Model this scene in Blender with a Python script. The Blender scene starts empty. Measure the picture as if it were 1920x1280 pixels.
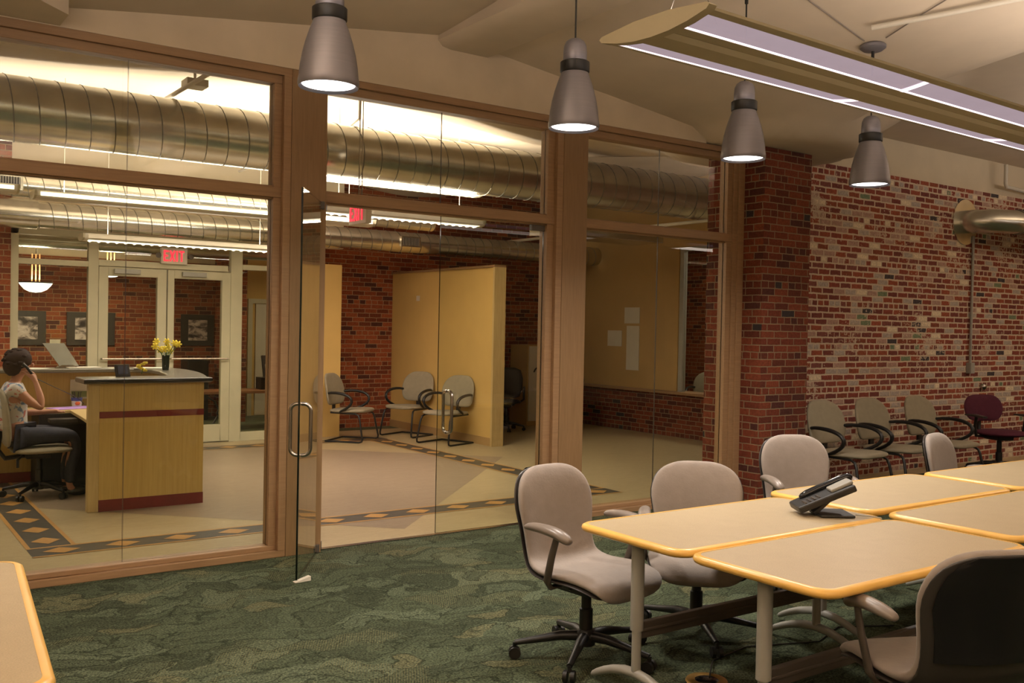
import bpy, bmesh, math, random
from mathutils import Vector, Matrix
random.seed(7)
PI = math.pi
sc = bpy.context.scene
COL = sc.collection

# ------------------------------------------------------------------ camera
CAMH = 1.65
CP = Vector((0.0, -6.492, CAMH))
yaw, pitch, roll = math.radians(35.286), math.radians(-0.887), math.radians(1.112)
fw = Vector((math.sin(yaw)*math.cos(pitch), math.cos(yaw)*math.cos(pitch), math.sin(pitch)))
rr = Vector((math.cos(yaw), -math.sin(yaw), 0)); uu = rr.cross(fw)
r2 = rr*math.cos(roll)+uu*math.sin(roll); u2 = uu*math.cos(roll)-rr*math.sin(roll)
cd = bpy.data.cameras.new('camera'); cam = bpy.data.objects.new('camera', cd); COL.objects.link(cam)
M = Matrix((r2, u2, -fw)).transposed().to_4x4(); M.translation = CP
cam.matrix_world = M
cd.sensor_width = 36; cd.lens = 1800*36/1920; cd.clip_start = 0.05; cd.clip_end = 100
sc.camera = cam
# ------------------------------------------------------------------ world / exposure
w = bpy.data.worlds.new('night'); sc.world = w; w.use_nodes = True
w.node_tree.nodes['Background'].inputs[0].default_value = (0.9, 0.72, 0.5, 1)
w.node_tree.nodes['Background'].inputs[1].default_value = 0.04
vs = sc.view_settings
vs.view_transform = 'Standard'; vs.look = 'None'; vs.gamma = 1; vs.use_curve_mapping = False
vs.exposure = 0.0
# light powers (the lamps themselves carry them further down)
P_PEND, P_FIX_UP, P_FIX_DN = 28, 105, 12
P_LOB_UP, P_LOB_DN, P_VEST = 70, 32, 15
WARM = (1.0, 0.80, 0.56); LOBC = (1.0, 0.88, 0.78); PINK = (1.0, 0.86, 0.74)

def area_light(name, loc, sx, sy, power, color, parent=None, up=False, rot=None, spread=PI):
    l = bpy.data.lights.new(name, 'AREA'); l.shape = 'RECTANGLE'; l.size = sx; l.size_y = sy
    l.energy = power; l.color = color; l.spread = spread
    o = bpy.data.objects.new(name, l); COL.objects.link(o)
    o.location = loc; o.rotation_euler = rot if rot else ((PI, 0, 0) if up else (0, 0, 0))
    if parent: o.parent = parent
    return o

# ------------------------------------------------------------------ materials
def newmat(name):
    m = bpy.data.materials.new(name); m.use_nodes = True
    nt = m.node_tree; b = nt.nodes['Principled BSDF']
    return m, nt, b
def N(nt, t, **kw):
    n = nt.nodes.new(t)
    for k, v in kw.items(): setattr(n, k, v)
    return n
def math_(nt, op, a, b=None, c=None):
    n = nt.nodes.new('ShaderNodeMath'); n.operation = op
    for i, v in enumerate((a, b, c)):
        if v is None: continue
        if isinstance(v, (int, float)): n.inputs[i].default_value = v
        else: nt.links.new(v, n.inputs[i])
    return n.outputs[0]
def ramp(nt, fac, stops, interp='LINEAR'):
    n = nt.nodes.new('ShaderNodeValToRGB'); cr = n.color_ramp; cr.interpolation = interp
    while len(cr.elements) < len(stops): cr.elements.new(0.5)
    for e, (p, c) in zip(cr.elements, stops): e.position = p; e.color = (*c, 1)
    nt.links.new(fac, n.inputs[0]); return n.outputs[0]
def mixc(nt, f, a, b, mode='MIX'):
    n = nt.nodes.new('ShaderNodeMix'); n.data_type = 'RGBA'; n.blend_type = mode
    for s, v in ((0, f), (6, a), (7, b)):
        if isinstance(v, (int, float)): n.inputs[s].default_value = v
        elif isinstance(v, tuple): n.inputs[s].default_value = (*v, 1)
        else: nt.links.new(v, n.inputs[s])
    return n.outputs[2]
def noise(nt, vec, scale, detail=3, rough=0.5, dist=0):
    n = nt.nodes.new('ShaderNodeTexNoise'); n.inputs['Scale'].default_value = scale
    n.inputs['Detail'].default_value = detail; n.inputs['Roughness'].default_value = rough
    n.inputs['Distortion'].default_value = dist
    if vec is not None: nt.links.new(vec, n.inputs['Vector'])
    return n.outputs[0]
def bump(nt, b, h, strength=0.3, dist=0.01):
    n = nt.nodes.new('ShaderNodeBump'); n.inputs['Strength'].default_value = strength
    n.inputs['Distance'].default_value = dist
    nt.links.new(h, n.inputs['Height']); nt.links.new(n.outputs[0], b.inputs['Normal'])
def objco(nt, scale=None):
    t = nt.nodes.new('ShaderNodeTexCoord')
    if scale is None: return t.outputs['Object']
    m = nt.nodes.new('ShaderNodeMapping'); m.inputs['Scale'].default_value = scale
    nt.links.new(t.outputs['Object'], m.inputs['Vector']); return m.outputs[0]
def simple(name, col, rough=0.6, metal=0.0, var=0.12, nscale=8, stretch=(1, 1, 1), bmp=0.0, bscale=60, spec=0.5, emit=None, estr=0, sheen=0):
    m, nt, b = newmat(name)
    co = objco(nt, stretch)
    f = noise(nt, co, nscale, 4)
    d = tuple(max(0, c*(1-var)) for c in col); l = tuple(min(1, c*(1+var)) for c in col)
    nt.links.new(ramp(nt, f, [(0.3, d), (0.7, l)]), b.inputs['Base Color'])
    b.inputs['Roughness'].default_value = rough; b.inputs['Metallic'].default_value = metal
    b.inputs['Specular IOR Level'].default_value = spec
    if sheen: b.inputs['Sheen Weight'].default_value = sheen
    if bmp: bump(nt, b, noise(nt, objco(nt), bscale, 3), bmp, 0.004)
    if emit:
        b.inputs['Emission Color'].default_value = (*emit, 1); b.inputs['Emission Strength'].default_value = estr
    return m
def wood(name, a, c, rough=0.45, stretch=(18, 18, 1.2), nscale=3):
    m, nt, b = newmat(name)
    co = objco(nt, stretch)
    f = noise(nt, co, nscale, 5, 0.6, 0.6)
    nt.links.new(ramp(nt, f, [(0.3, a), (0.7, c)]), b.inputs['Base Color'])
    b.inputs['Roughness'].default_value = rough
    bump(nt, b, f, 0.08, 0.003)
    return m
def emis(name, col, strength):
    m, nt, b = newmat(name)
    b.inputs['Base Color'].default_value = (*col, 1)
    b.inputs['Emission Color'].default_value = (*col, 1); b.inputs['Emission Strength'].default_value = strength
    return m
def glassmat(name, tint=(0.93, 0.95, 0.91), ior=1.45, k=1.0):
    m = bpy.data.materials.new(name); m.use_nodes = True; nt = m.node_tree; nt.nodes.clear()
    out = N(nt, 'ShaderNodeOutputMaterial'); t = N(nt, 'ShaderNodeBsdfTransparent'); t.inputs[0].default_value = (*tint, 1)
    g = N(nt, 'ShaderNodeBsdfGlossy'); g.inputs['Roughness'].default_value = 0.0
    g.inputs[0].default_value = (1, 1, 1, 1)
    gb = N(nt, 'ShaderNodeNewGeometry'); fr = N(nt, 'ShaderNodeFresnel'); fr.inputs[0].default_value = ior
    mx = N(nt, 'ShaderNodeMixShader'); nt.links.new(math_(nt, 'MULTIPLY', math_(nt, 'MULTIPLY', fr.outputs[0], k), math_(nt, 'SUBTRACT', 1.0, gb.outputs['Backfacing'])), mx.inputs[0])
    nt.links.new(t.outputs[0], mx.inputs[1]); nt.links.new(g.outputs[0], mx.inputs[2]); nt.links.new(mx.outputs[0], out.inputs[0])
    return m
def brick(name, stops, mortar, w=0.205, h=0.068, mt=0.011, hdr=6, patch=0.0, patchcol=(0.4, 0.33, 0.25), wob=0.012, bstr=0.5):
    m, nt, b = newmat(name)
    co = N(nt, 'ShaderNodeTexCoord').outputs['Object']
    s = N(nt, 'ShaderNodeSeparateXYZ'); nt.links.new(co, s.inputs[0])
    g = N(nt, 'ShaderNodeNewGeometry'); sn = N(nt, 'ShaderNodeSeparateXYZ'); nt.links.new(g.outputs['Normal'], sn.inputs[0])
    isx = math_(nt, 'GREATER_THAN', math_(nt, 'ABSOLUTE', sn.outputs[0]), 0.6)
    u = math_(nt, 'ADD', math_(nt, 'MULTIPLY', s.outputs[0], math_(nt, 'SUBTRACT', 1.0, isx)), math_(nt, 'MULTIPLY', s.outputs[1], isx))
    n1 = noise(nt, co, 9, 3, 0.6); n2 = noise(nt, co, 11.3, 3, 0.6, 0.4)
    u = math_(nt, 'ADD', u, math_(nt, 'MULTIPLY', math_(nt, 'SUBTRACT', n1, 0.5), wob*1.6))
    v = math_(nt, 'ADD', s.outputs[2], math_(nt, 'MULTIPLY', math_(nt, 'SUBTRACT', n2, 0.5), wob))
    vh = math_(nt, 'DIVIDE', v, h); row = math_(nt, 'FLOOR', vh); fv = math_(nt, 'FRACT', vh)
    ish = math_(nt, 'LESS_THAN', math_(nt, 'FLOORED_MODULO', row, float(hdr)), 0.5)
    ww = math_(nt, 'MULTIPLY', math_(nt, 'SUBTRACT', 1.0, math_(nt, 'MULTIPLY', ish, 0.5)), w)
    rw = N(nt, 'ShaderNodeTexWhiteNoise'); rw.noise_dimensions = '1D'; nt.links.new(row, rw.inputs['W'])
    off = math_(nt, 'ADD', math_(nt, 'MULTIPLY', math_(nt, 'FLOORED_MODULO', row, 2.0), 0.5), math_(nt, 'MULTIPLY', rw.outputs[0], 0.22))
    ux = math_(nt, 'ADD', math_(nt, 'DIVIDE', u, ww), off)
    cl = math_(nt, 'FLOOR', ux); fu = math_(nt, 'FRACT', ux)
    du = math_(nt, 'MULTIPLY', math_(nt, 'MINIMUM', fu, math_(nt, 'SUBTRACT', 1.0, fu)), ww)
    dv = math_(nt, 'MULTIPLY', math_(nt, 'MINIMUM', fv, math_(nt, 'SUBTRACT', 1.0, fv)), h)
    d = math_(nt, 'MINIMUM', du, dv)
    mr = N(nt, 'ShaderNodeMapRange'); mr.interpolation_type = 'SMOOTHSTEP'
    nt.links.new(d, mr.inputs[0]); mr.inputs[1].default_value = mt*0.35; mr.inputs[2].default_value = mt*0.75
    cv = N(nt, 'ShaderNodeCombineXYZ'); nt.links.new(cl, cv.inputs[0]); nt.links.new(row, cv.inputs[1]); nt.links.new(isx, cv.inputs[2])
    wn = N(nt, 'ShaderNodeTexWhiteNoise'); wn.noise_dimensions = '3D'; nt.links.new(cv.outputs[0], wn.inputs['Vector'])
    c = ramp(nt, wn.outputs[0], stops, 'CONSTANT')
    fine = noise(nt, co, 45, 4, 0.7)
    c = mixc(nt, 1.0, c, ramp(nt, fine, [(0.25, (0.62, 0.6, 0.58)), (0.75, (1.25, 1.25, 1.25))]), 'MULTIPLY')
    if patch:
        big = noise(nt, co, 1.3, 3, 0.6, 0.3); spk = noise(nt, co, 24, 3, 0.7)
        pf = math_(nt, 'MULTIPLY', math_(nt, 'GREATER_THAN', math_(nt, 'ADD', math_(nt, 'MULTIPLY', big, 0.5), math_(nt, 'MULTIPLY', spk, 0.5)), patch), 0.8)
        c = mixc(nt, pf, c, patchcol)
    c = mixc(nt, mr.outputs[0], mortar, c)
    nt.links.new(c, b.inputs['Base Color']); b.inputs['Roughness'].default_value = 0.85
    b.inputs['Specular IOR Level'].default_value = 0.25
    hh = math_(nt, 'ADD', mr.outputs[0], math_(nt, 'MULTIPLY', fine, 0.5))
    bump(nt, b, hh, bstr, 0.012)
    return m

MT = {}
MT['brick_col'] = brick('column_brick', [(0, (0.16, 0.036, 0.018)), (0.3, (0.115, 0.028, 0.016)), (0.6, (0.2, 0.048, 0.022)), (0.9, (0.08, 0.024, 0.018)), (0.985, (0.04, 0.03, 0.03))], (0.24, 0.17, 0.10), w=0.2, hdr=5, mt=0.009, h=0.069)
MT['brick_mix'] = brick('salvaged_brick', [(0, (0.27, 0.066, 0.045)), (0.2, (0.20, 0.055, 0.045)), (0.38, (0.34, 0.09, 0.05)), (0.52, (0.46, 0.29, 0.23)), (0.63, (0.24, 0.08, 0.065)), (0.72, (0.46, 0.39, 0.34)), (0.82, (0.25, 0.07, 0.04)), (0.885, (0.78, 0.66, 0.48)), (0.93, (0.2, 0.25, 0.15)), (0.95, (0.30, 0.085, 0.045)), (0.98, (0.07, 0.055, 0.06))], (0.60, 0.48, 0.35), w=0.205, hdr=7, mt=0.017, h=0.0695, patch=0.575, patchcol=(0.60, 0.47, 0.35), wob=0.02)
MT['brick_lob'] = brick('lobby_brick', [(0, (0.26, 0.062, 0.024)), (0.3, (0.17, 0.042, 0.02)), (0.6, (0.31, 0.082, 0.03)), (0.9, (0.09, 0.03, 0.022))], (0.34, 0.22, 0.12), w=0.21, hdr=7, mt=0.009, h=0.07)
MT['plaster'] = simple('painted_concrete', (0.60, 0.50, 0.38), 0.85, var=0.05, nscale=2.5, bmp=0.15, bscale=14)
MT['plaster_light'] = simple('cream_plaster', (0.62, 0.53, 0.38), 0.85, var=0.05, nscale=3, bmp=0.12, bscale=20)
MT['beam'] = simple('painted_beam', (0.58, 0.47, 0.33), 0.85, var=0.08, nscale=3, bmp=0.3, bscale=10)
MT['wood'] = wood('oak_frame', (0.225, 0.13, 0.058), (0.285, 0.168, 0.077), 0.5)
MT['wood_h'] = wood('oak_rail', (0.27, 0.155, 0.075), (0.34, 0.2, 0.098), 0.5, (1.2, 18, 18))
MT['desk'] = wood('desk_veneer', (0.46, 0.30, 0.085), (0.56, 0.385, 0.125), 0.4, (26, 26, 0.6))
MT['desk_edge'] = wood('desk_edge_wood', (0.45, 0.32, 0.13), (0.55, 0.4, 0.18), 0.4)
MT['maroon'] = simple('maroon_laminate', (0.16, 0.018, 0.014), 0.35, var=0.08)
MT['counter'] = simple('grey_counter_laminate', (0.12, 0.105, 0.075), 0.28, var=0.1, nscale=60)
MT['black'] = simple('black_plastic', (0.012, 0.011, 0.010), 0.42, var=0.1)
MT['black_gloss'] = simple('glossy_black', (0.01, 0.01, 0.012), 0.15, var=0.1)
MT['dark'] = simple('dark_metal', (0.035, 0.03, 0.027), 0.45, var=0.1)
MT['brownplastic'] = simple('brown_grey_plastic', (0.085, 0.068, 0.056), 0.4, var=0.08)
MT['shell'] = simple('chair_shell', (0.04, 0.035, 0.032), 0.3, var=0.06)
MT['fabric'] = simple('taupe_upholstery', (0.315, 0.268, 0.235), 0.9, var=0.05, nscale=20, bmp=0.25, bscale=90, spec=0.2, sheen=0.25)
MT['fabric_g'] = simple('sage_upholstery', (0.29, 0.25, 0.175), 0.9, var=0.06, nscale=20, bmp=0.2, bscale=120, spec=0.2)
MT['purple'] = simple('plum_upholstery', (0.085, 0.02, 0.035), 0.9, var=0.08, nscale=20, bmp=0.2, bscale=120, spec=0.2)
MT['armpad'] = simple('arm_pad', (0.22, 0.18, 0.15), 0.35, var=0.05)
MT['yellow'] = simple('yellow_table_edge', (0.88, 0.53, 0.13), 0.3, var=0.04)
MT['leg'] = simple('grey_painted_leg', (0.36, 0.35, 0.31), 0.4, var=0.05)
MT['chrome'] = simple('brushed_steel', (0.42, 0.38, 0.34), 0.25, 1.0, var=0.05)
MT['alu'] = simple('lamp_aluminium', (0.25, 0.24, 0.275), 0.42, 0.55, var=0.04, stretch=(1, 1, 40), nscale=3)
MT['galv'] = simple('galvanised_steel', (0.68, 0.66, 0.58), 0.24, 0.95, var=0.12, nscale=5, bmp=0.06, bscale=8)
MT['seam'] = simple('duct_seam', (0.22, 0.2, 0.16), 0.5, 0.8, var=0.1)
MT['fix'] = simple('fixture_paint', (0.42, 0.37, 0.25), 0.5, var=0.03)
MT['whitepaint'] = simple('white_paint', (0.62, 0.57, 0.47), 0.5, var=0.03)
MT['sf'] = simple('storefront_paint', (0.52, 0.48, 0.33), 0.45, var=0.03)
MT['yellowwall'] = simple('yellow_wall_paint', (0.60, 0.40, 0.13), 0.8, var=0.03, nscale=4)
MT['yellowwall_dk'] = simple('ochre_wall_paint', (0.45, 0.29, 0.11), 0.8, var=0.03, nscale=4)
MT['vinyl'] = simple('vinyl_base', (0.40, 0.25, 0.10), 0.5, var=0.05)
MT['glass'] = glassmat('partition_glass')
MT['glass_sf'] = glassmat('storefront_glass', (0.9, 0.9, 0.84))
MT['glass_edge'] = simple('green_glass_edge', (0.004, 0.008, 0.006), 0.1, var=0.05)
MT['lens'] = emis('lamp_lens', (1.0, 0.97, 0.97), 3.2)
MT['tube'] = emis('fluorescent_tube', (1.0, 0.90, 0.68), 2.2)
MT['tube_pink'] = emis('lens_edge_glow', (1.0, 0.86, 0.98), 1.6)
MT['red'] = emis('exit_red', (1.0, 0.03, 0.06), 1.3)
MT['skin'] = simple('skin', (0.42, 0.2, 0.12), 0.55, var=0.05)
MT['hair'] = simple('dark_hair', (0.02, 0.008, 0.005), 0.7, var=0.3, nscale=60, stretch=(1, 1, 0.3), spec=0.2)
MT['jeans'] = simple('jeans', (0.035, 0.035, 0.05), 0.85, var=0.15, nscale=40)
MT['gap_shade'] = simple('dark_floor_shadow_gap', (0.02, 0.018, 0.015), 0.8)  # near-black shade colour for a floor gap, not dirt; no object uses it
def m_shirt():
    m, nt, b = newmat('floral_shirt')
    f = noise(nt, objco(nt), 14, 2); g = noise(nt, objco(nt, (1.3, 1, 1.7)), 17, 2)
    c = ramp(nt, f, [(0, (0.5, 0.46, 0.42)), (0.56, (0.5, 0.46, 0.42)), (0.6, (0.14, 0.2, 0.3)), (0.68, (0.1, 0.16, 0.24))])
    c = mixc(nt, math_(nt, 'GREATER_THAN', g, 0.62), c, (0.4, 0.12, 0.1))
    nt.links.new(c, b.inputs['Base Color']); b.inputs['Roughness'].default_value = 0.85
    return m
MT['shirt'] = m_shirt()
def m_lens_film():
    m = bpy.data.materials.new('perforated_lens'); m.use_nodes = True; nt = m.node_tree; nt.nodes.clear()
    out = N(nt, 'ShaderNodeOutputMaterial')
    t = N(nt, 'ShaderNodeBsdfTransparent'); t.inputs[0].default_value = (0.9, 0.86, 0.9, 1)
    e = N(nt, 'ShaderNodeEmission'); e.inputs[0].default_value = (0.72, 0.56, 0.62, 1); e.inputs[1].default_value = 0.6
    f = noise(nt, objco(nt), 7, 4); mx = N(nt, 'ShaderNodeMixShader')
    nt.links.new(math_(nt, 'ADD', math_(nt, 'MULTIPLY', f, 0.2), 0.55), mx.inputs[0])
    nt.links.new(t.outputs[0], mx.inputs[1]); nt.links.new(e.outputs[0], mx.inputs[2]); nt.links.new(mx.outputs[0], out.inputs[0])
    return m
MT['film'] = m_lens_film()
def m_top():
    m, nt, b = newmat('table_laminate')
    co = objco(nt); a = noise(nt, co, 7, 5, 0.65, 1.2); c = noise(nt, co, 190, 2)
    col = ramp(nt, a, [(0.3, (0.47, 0.37, 0.225)), (0.7, (0.52, 0.415, 0.26))])
    col = mixc(nt, 0.25, col, ramp(nt, c, [(0.4, (0.35, 0.28, 0.17)), (0.6, (0.6, 0.48, 0.3))]))
    nt.links.new(col, b.inputs['Base Color']); b.inputs['Roughness'].default_value = 0.42
    return m
MT['top'] = m_top()
def m_tile(name, c0, c1):
    m, nt, b = newmat(name)
    co = objco(nt, (1, 3.2, 1)); a = noise(nt, co, 5, 6, 0.7, 1.5); g = noise(nt, objco(nt), 60, 3, 0.7)
    nt.links.new(mixc(nt, 0.3, ramp(nt, a, [(0.3, c0), (0.7, c1)]), ramp(nt, g, [(0.35, c0), (0.65, c1)])), b.inputs['Base Color'])
    b.inputs['Roughness'].default_value = 0.38
    return m
MT['lino'] = m_tile('beige_linoleum', (0.35, 0.27, 0.145), (0.47, 0.375, 0.215))
MT['lino_m'] = m_tile('mauve_linoleum', (0.235, 0.175, 0.115), (0.33, 0.255, 0.172))
MT['lino_d'] = m_tile('charcoal_linoleum', (0.05, 0.045, 0.035), (0.10, 0.088, 0.068))
MT['lino_o'] = m_tile('amber_linoleum', (0.42, 0.22, 0.06), (0.52, 0.29, 0.09))
def m_carpet(name='leaf_carpet', k=1.0):
    m, nt, b = newmat(name)
    co = objco(nt)
    n3 = N(nt, 'ShaderNodeTexNoise'); n3.inputs['Scale'].default_value = 2.6; n3.inputs['Detail'].default_value = 2
    nt.links.new(co, n3.inputs['Vector'])
    vm = N(nt, 'ShaderNodeVectorMath'); vm.operation = 'MULTIPLY_ADD'
    nt.links.new(n3.outputs['Color'], vm.inputs[0]); vm.inputs[1].default_value = (0.62, 0.62, 0); nt.links.new(co, vm.inputs[2])
    def leaf(rot, sc_, loc):
        mp = N(nt, 'ShaderNodeMapping'); mp.inputs['Rotation'].default_value = (0, 0, rot); mp.inputs['Scale'].default_value = sc_
        mp.inputs['Location'].default_value = loc
        nt.links.new(vm.outputs[0], mp.inputs['Vector'])
        v = N(nt, 'ShaderNodeTexVoronoi'); v.voronoi_dimensions = '2D'; v.inputs['Scale'].default_value = 1.0
        nt.links.new(mp.outputs[0], v.inputs['Vector'])
        sp = N(nt, 'ShaderNodeSeparateXYZ'); nt.links.new(v.outputs['Color'], sp.inputs[0])
        return v.outputs['Distance'], sp.outputs[0], sp.outputs[1], mp.outputs[0]
    G = [(0.040*k, 0.049*k, 0.029*k), (0.058*k, 0.072*k, 0.043*k), (0.080*k, 0.098*k, 0.062*k), (0.112*k, 0.108*k, 0.058*k)]
    d1, a1, b1, p1 = leaf(0.5, (2.6, 5.0, 1), (0, 0, 0))
    d2, a2, b2, p2 = leaf(-0.9, (2.4, 5.4, 1), (3, 1, 0))
    base = ramp(nt, a2, [(0, G[0]), (0.3, G[1]), (0.6, tuple((p_+q_)/2 for p_, q_ in zip(G[0], G[1]))), (0.85, G[2])], 'CONSTANT')
    # leaf bodies
    wob_ = math_(nt, 'MULTIPLY', math_(nt, 'SUBTRACT', noise(nt, co, 22, 4, 0.65), 0.5), 0.30)
    d1 = math_(nt, 'ADD', d1, wob_); d2 = math_(nt, 'ADD', d2, wob_)
    in1 = math_(nt, 'MULTIPLY', math_(nt, 'LESS_THAN', d1, 0.38), 0.6)
    c1 = ramp(nt, a1, [(0, G[1]), (0.3, G[2]), (0.62, G[3]), (0.82, G[0])], 'CONSTANT')
    col = mixc(nt, in1, base, c1)
    rim1 = math_(nt, 'LESS_THAN', math_(nt, 'ABSOLUTE', math_(nt, 'SUBTRACT', d1, 0.38)), 0.03)
    rim2 = math_(nt, 'LESS_THAN', math_(nt, 'ABSOLUTE', math_(nt, 'SUBTRACT', d2, 0.36)), 0.02)
    col = mixc(nt, math_(nt, 'MULTIPLY', rim1, 0.8), col, (0.02, 0.026, 0.014))
    col = mixc(nt, math_(nt, 'MULTIPLY', rim2, 0.6), col, G[2])
    d3, a3, b3, p3 = leaf(1.5, (3.4, 7.0, 1), (5, 2, 0))
    rim3 = math_(nt, 'LESS_THAN', math_(nt, 'ABSOLUTE', math_(nt, 'SUBTRACT', math_(nt, 'ADD', d3, wob_), 0.33)), 0.035)
    col = mixc(nt, math_(nt, 'MULTIPLY', rim3, 0.6), col, (0.026, 0.032, 0.018))
    vein = math_(nt, 'LESS_THAN', d1, 0.045)
    col = mixc(nt, math_(nt, 'MULTIPLY', vein, 0.6), col, G[0])
    # hatched areas
    wv = N(nt, 'ShaderNodeTexWave'); wv.inputs['Scale'].default_value = 25; wv.inputs['Distortion'].default_value = 0.6
    mp = N(nt, 'ShaderNodeMapping'); mp.inputs['Rotation'].default_value = (0, 0, 0.5); nt.links.new(co, mp.inputs['Vector']); nt.links.new(mp.outputs[0], wv.inputs['Vector'])
    hat = math_(nt, 'MULTIPLY', math_(nt, 'GREATER_THAN', wv.outputs['Fac'], 0.55), math_(nt, 'MULTIPLY', math_(nt, 'GREATER_THAN', b2, 0.74), math_(nt, 'SUBTRACT', 1.0, in1)))
    col = mixc(nt, math_(nt, 'MULTIPLY', hat, 0.5), col, G[3])
    sp = noise(nt, co, 85, 2, 0.8)
    col = mixc(nt, 1.0, col, ramp(nt, sp, [(0.34, (0.28, 0.3, 0.28)), (0.66, (1.8, 1.75, 1.65))]), 'MULTIPLY')
    nt.links.new(col, b.inputs['Base Color']); b.inputs['Roughness'].default_value = 0.95; b.inputs['Specular IOR Level'].default_value = 0.1
    bump(nt, b, sp, 0.4, 0.01)
    return m
MT['carpet'] = m_carpet()
MT['carpet2'] = simple('green_vestibule_carpet', (0.09, 0.10, 0.05), 0.95, var=0.3, nscale=30)
def m_photo(name, seed):
    m, nt, b = newmat(name)
    mp = N(nt, 'ShaderNodeMapping'); mp.inputs['Location'].default_value = (seed, seed*2, 0); mp.inputs['Scale'].default_value = (2.2, 1, 4)
    nt.links.new(objco(nt), mp.inputs['Vector'])
    f = noise(nt, mp.outputs[0], 2.4, 5, 0.65, 0.5)
    nt.links.new(ramp(nt, f, [(0.38, (0.03, 0.025, 0.025)), (0.47, (0.22, 0.18, 0.17)), (0.55, (0.55, 0.47, 0.44)), (0.7, (0.7, 0.62, 0.58))]), b.inputs['Base Color'])
    b.inputs['Roughness'].default_value = 0.3
    return m

# ------------------------------------------------------------------ mesh builder
class MB:
    def __init__(s): s.bm = bmesh.new()
    def face(s, vs, mi=0):
        try:
            f = s.bm.faces.new(vs); f.material_index = mi; return f
        except ValueError: return None
    def box(s, x0, x1, y0, y1, z0, z1, mi=0, mat=None):
        v = [s.bm.verts.new((x, y, z)) for z in (z0, z1) for y in (y0, y1) for x in (x0, x1)]
        if mat is not None:
            for q in v: q.co = mat @ q.co
        for f in ((0, 2, 3, 1), (4, 5, 7, 6), (0, 1, 5, 4), (2, 6, 7, 3), (0, 4, 6, 2), (1, 3, 7, 5)): s.face([v[i] for i in f], mi)
        return s
    def loft(s, rings, mi=0, closed=True, caps=True, loop=False):
        R = [[s.bm.verts.new(p) for p in r] for r in rings]
        n = len(R[0]); m = len(R)
        for i in range(m if loop else m-1):
            a, b = R[i], R[(i+1) % m]
            for j in range(n if closed else n-1):
                k = (j+1) % n
                s.face((a[j], a[k], b[k], b[j]), mi)
        if caps and not loop and closed:
            s.face(list(reversed(R[0])), mi); s.face(R[-1], mi)
        return s
    def tube(s, pts, r, seg=10, mi=0, caps=True, loop=False, flat=1.0, up=None):
        pts = [Vector(p) for p in pts]; n = len(pts)
        rad = r if isinstance(r, (list, tuple)) else [r]*n
        rings = []; prev = None
        for i, p in enumerate(pts):
            if loop: t = (pts[(i+1) % n]-pts[i-1]).normalized()
            else: t = (pts[min(i+1, n-1)]-pts[max(i-1, 0)]).normalized()
            if up is not None: a = Vector(up).cross(t)
            elif prev is None: a = (Vector((0, 0, 1)).cross(t) if abs(t.z) < 0.9 else Vector((1, 0, 0)).cross(t))
            else: a = prev - t*prev.dot(t)
            a.normalize(); prev = a; b_ = t.cross(a)
            rings.append([p + a*math.cos(q)*rad[i] + b_*math.sin(q)*rad[i]*flat for q in [2*PI*k/seg for k in range(seg)]])
        return s.loft(rings, mi, caps=caps, loop=loop)
    def cyl(s, p0, p1, r, seg=16, mi=0, r1=None): return s.tube([p0, p1], [r, r if r1 is None else r1], seg, mi)
    def lathe(s, prof, c=(0, 0, 0), seg=28, mi=0, caps=False):
        rings = [[Vector((c[0]+r*math.cos(2*PI*k/seg), c[1]+r*math.sin(2*PI*k/seg), c[2]+z)) for k in range(seg)] for r, z in prof]
        return s.loft(rings, mi, caps=caps)
    def prism(s, poly, z0, z1, mi=0):
        return s.loft([[Vector((x, y, z0)) for x, y in poly], [Vector((x, y, z1)) for x, y in poly]], mi)
    def prismY(s, poly, y0, y1, mi=0):      # polygon in xz extruded in y
        return s.loft([[Vector((x, y0, z)) for x, z in poly], [Vector((x, y1, z)) for x, z in poly]], mi)
    def ell(s, c, r, seg=16, mi=0, mat=None):
        rings = []
        for i in range(1, seg//2):
            a = -PI/2+PI*i/(seg//2)
            rings.append([Vector((r[0]*math.cos(a)*math.cos(q), r[1]*math.cos(a)*math.sin(q), r[2]*math.sin(a))) for q in [2*PI*k/seg for k in range(seg)]])
        if mat is not None: rings = [[mat @ p for p in rg] for rg in rings]
        rings = [[Vector(c)+p for p in rg] for rg in rings]
        return s.loft(rings, mi)
    def build(s, name, mats, parent=None, smooth=40, bevel=0, sub=0, loc=None):
        bmesh.ops.remove_doubles(s.bm, verts=s.bm.verts, dist=1e-6)
        bmesh.ops.recalc_face_normals(s.bm, faces=s.bm.faces)
        me = bpy.data.meshes.new(name)
        if smooth:
            for f in s.bm.faces: f.smooth = True
            if smooth < 180:
                for e in s.bm.edges:
                    if len(e.link_faces) == 2 and e.calc_face_angle(0) > math.radians(smooth): e.smooth = False
        s.bm.to_mesh(me); s.bm.free()
        for m in (mats if isinstance(mats, (list, tuple)) else [mats]): me.materials.append(MT[m] if isinstance(m, str) else m)
        o = bpy.data.objects.new(name, me); COL.objects.link(o)
        if parent: o.parent = parent
        if loc: o.location = loc
        if bevel:
            md = o.modifiers.new('bevel', 'BEVEL'); md.width = bevel; md.segments = 2; md.limit_method = 'ANGLE'; md.angle_limit = 0.6
        if sub:
            md = o.modifiers.new('sub', 'SUBSURF'); md.levels = sub; md.render_levels = sub
        return o
def tag(o, label=None, cat=None, group=None, kind=None):
    if label: o['label'] = label
    if cat: o['category'] = cat
    if group: o['group'] = group
    if kind: o['kind'] = kind
    return o
def thing(name, label, cat, loc=(0, 0, 0), rz=0, group=None, kind=None):
    o = bpy.data.objects.new(name, None); COL.objects.link(o); o.empty_display_size = 0.1
    o.location = loc; o.rotation_euler = (0, 0, rz)
    return tag(o, label, cat, group, kind)
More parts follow.
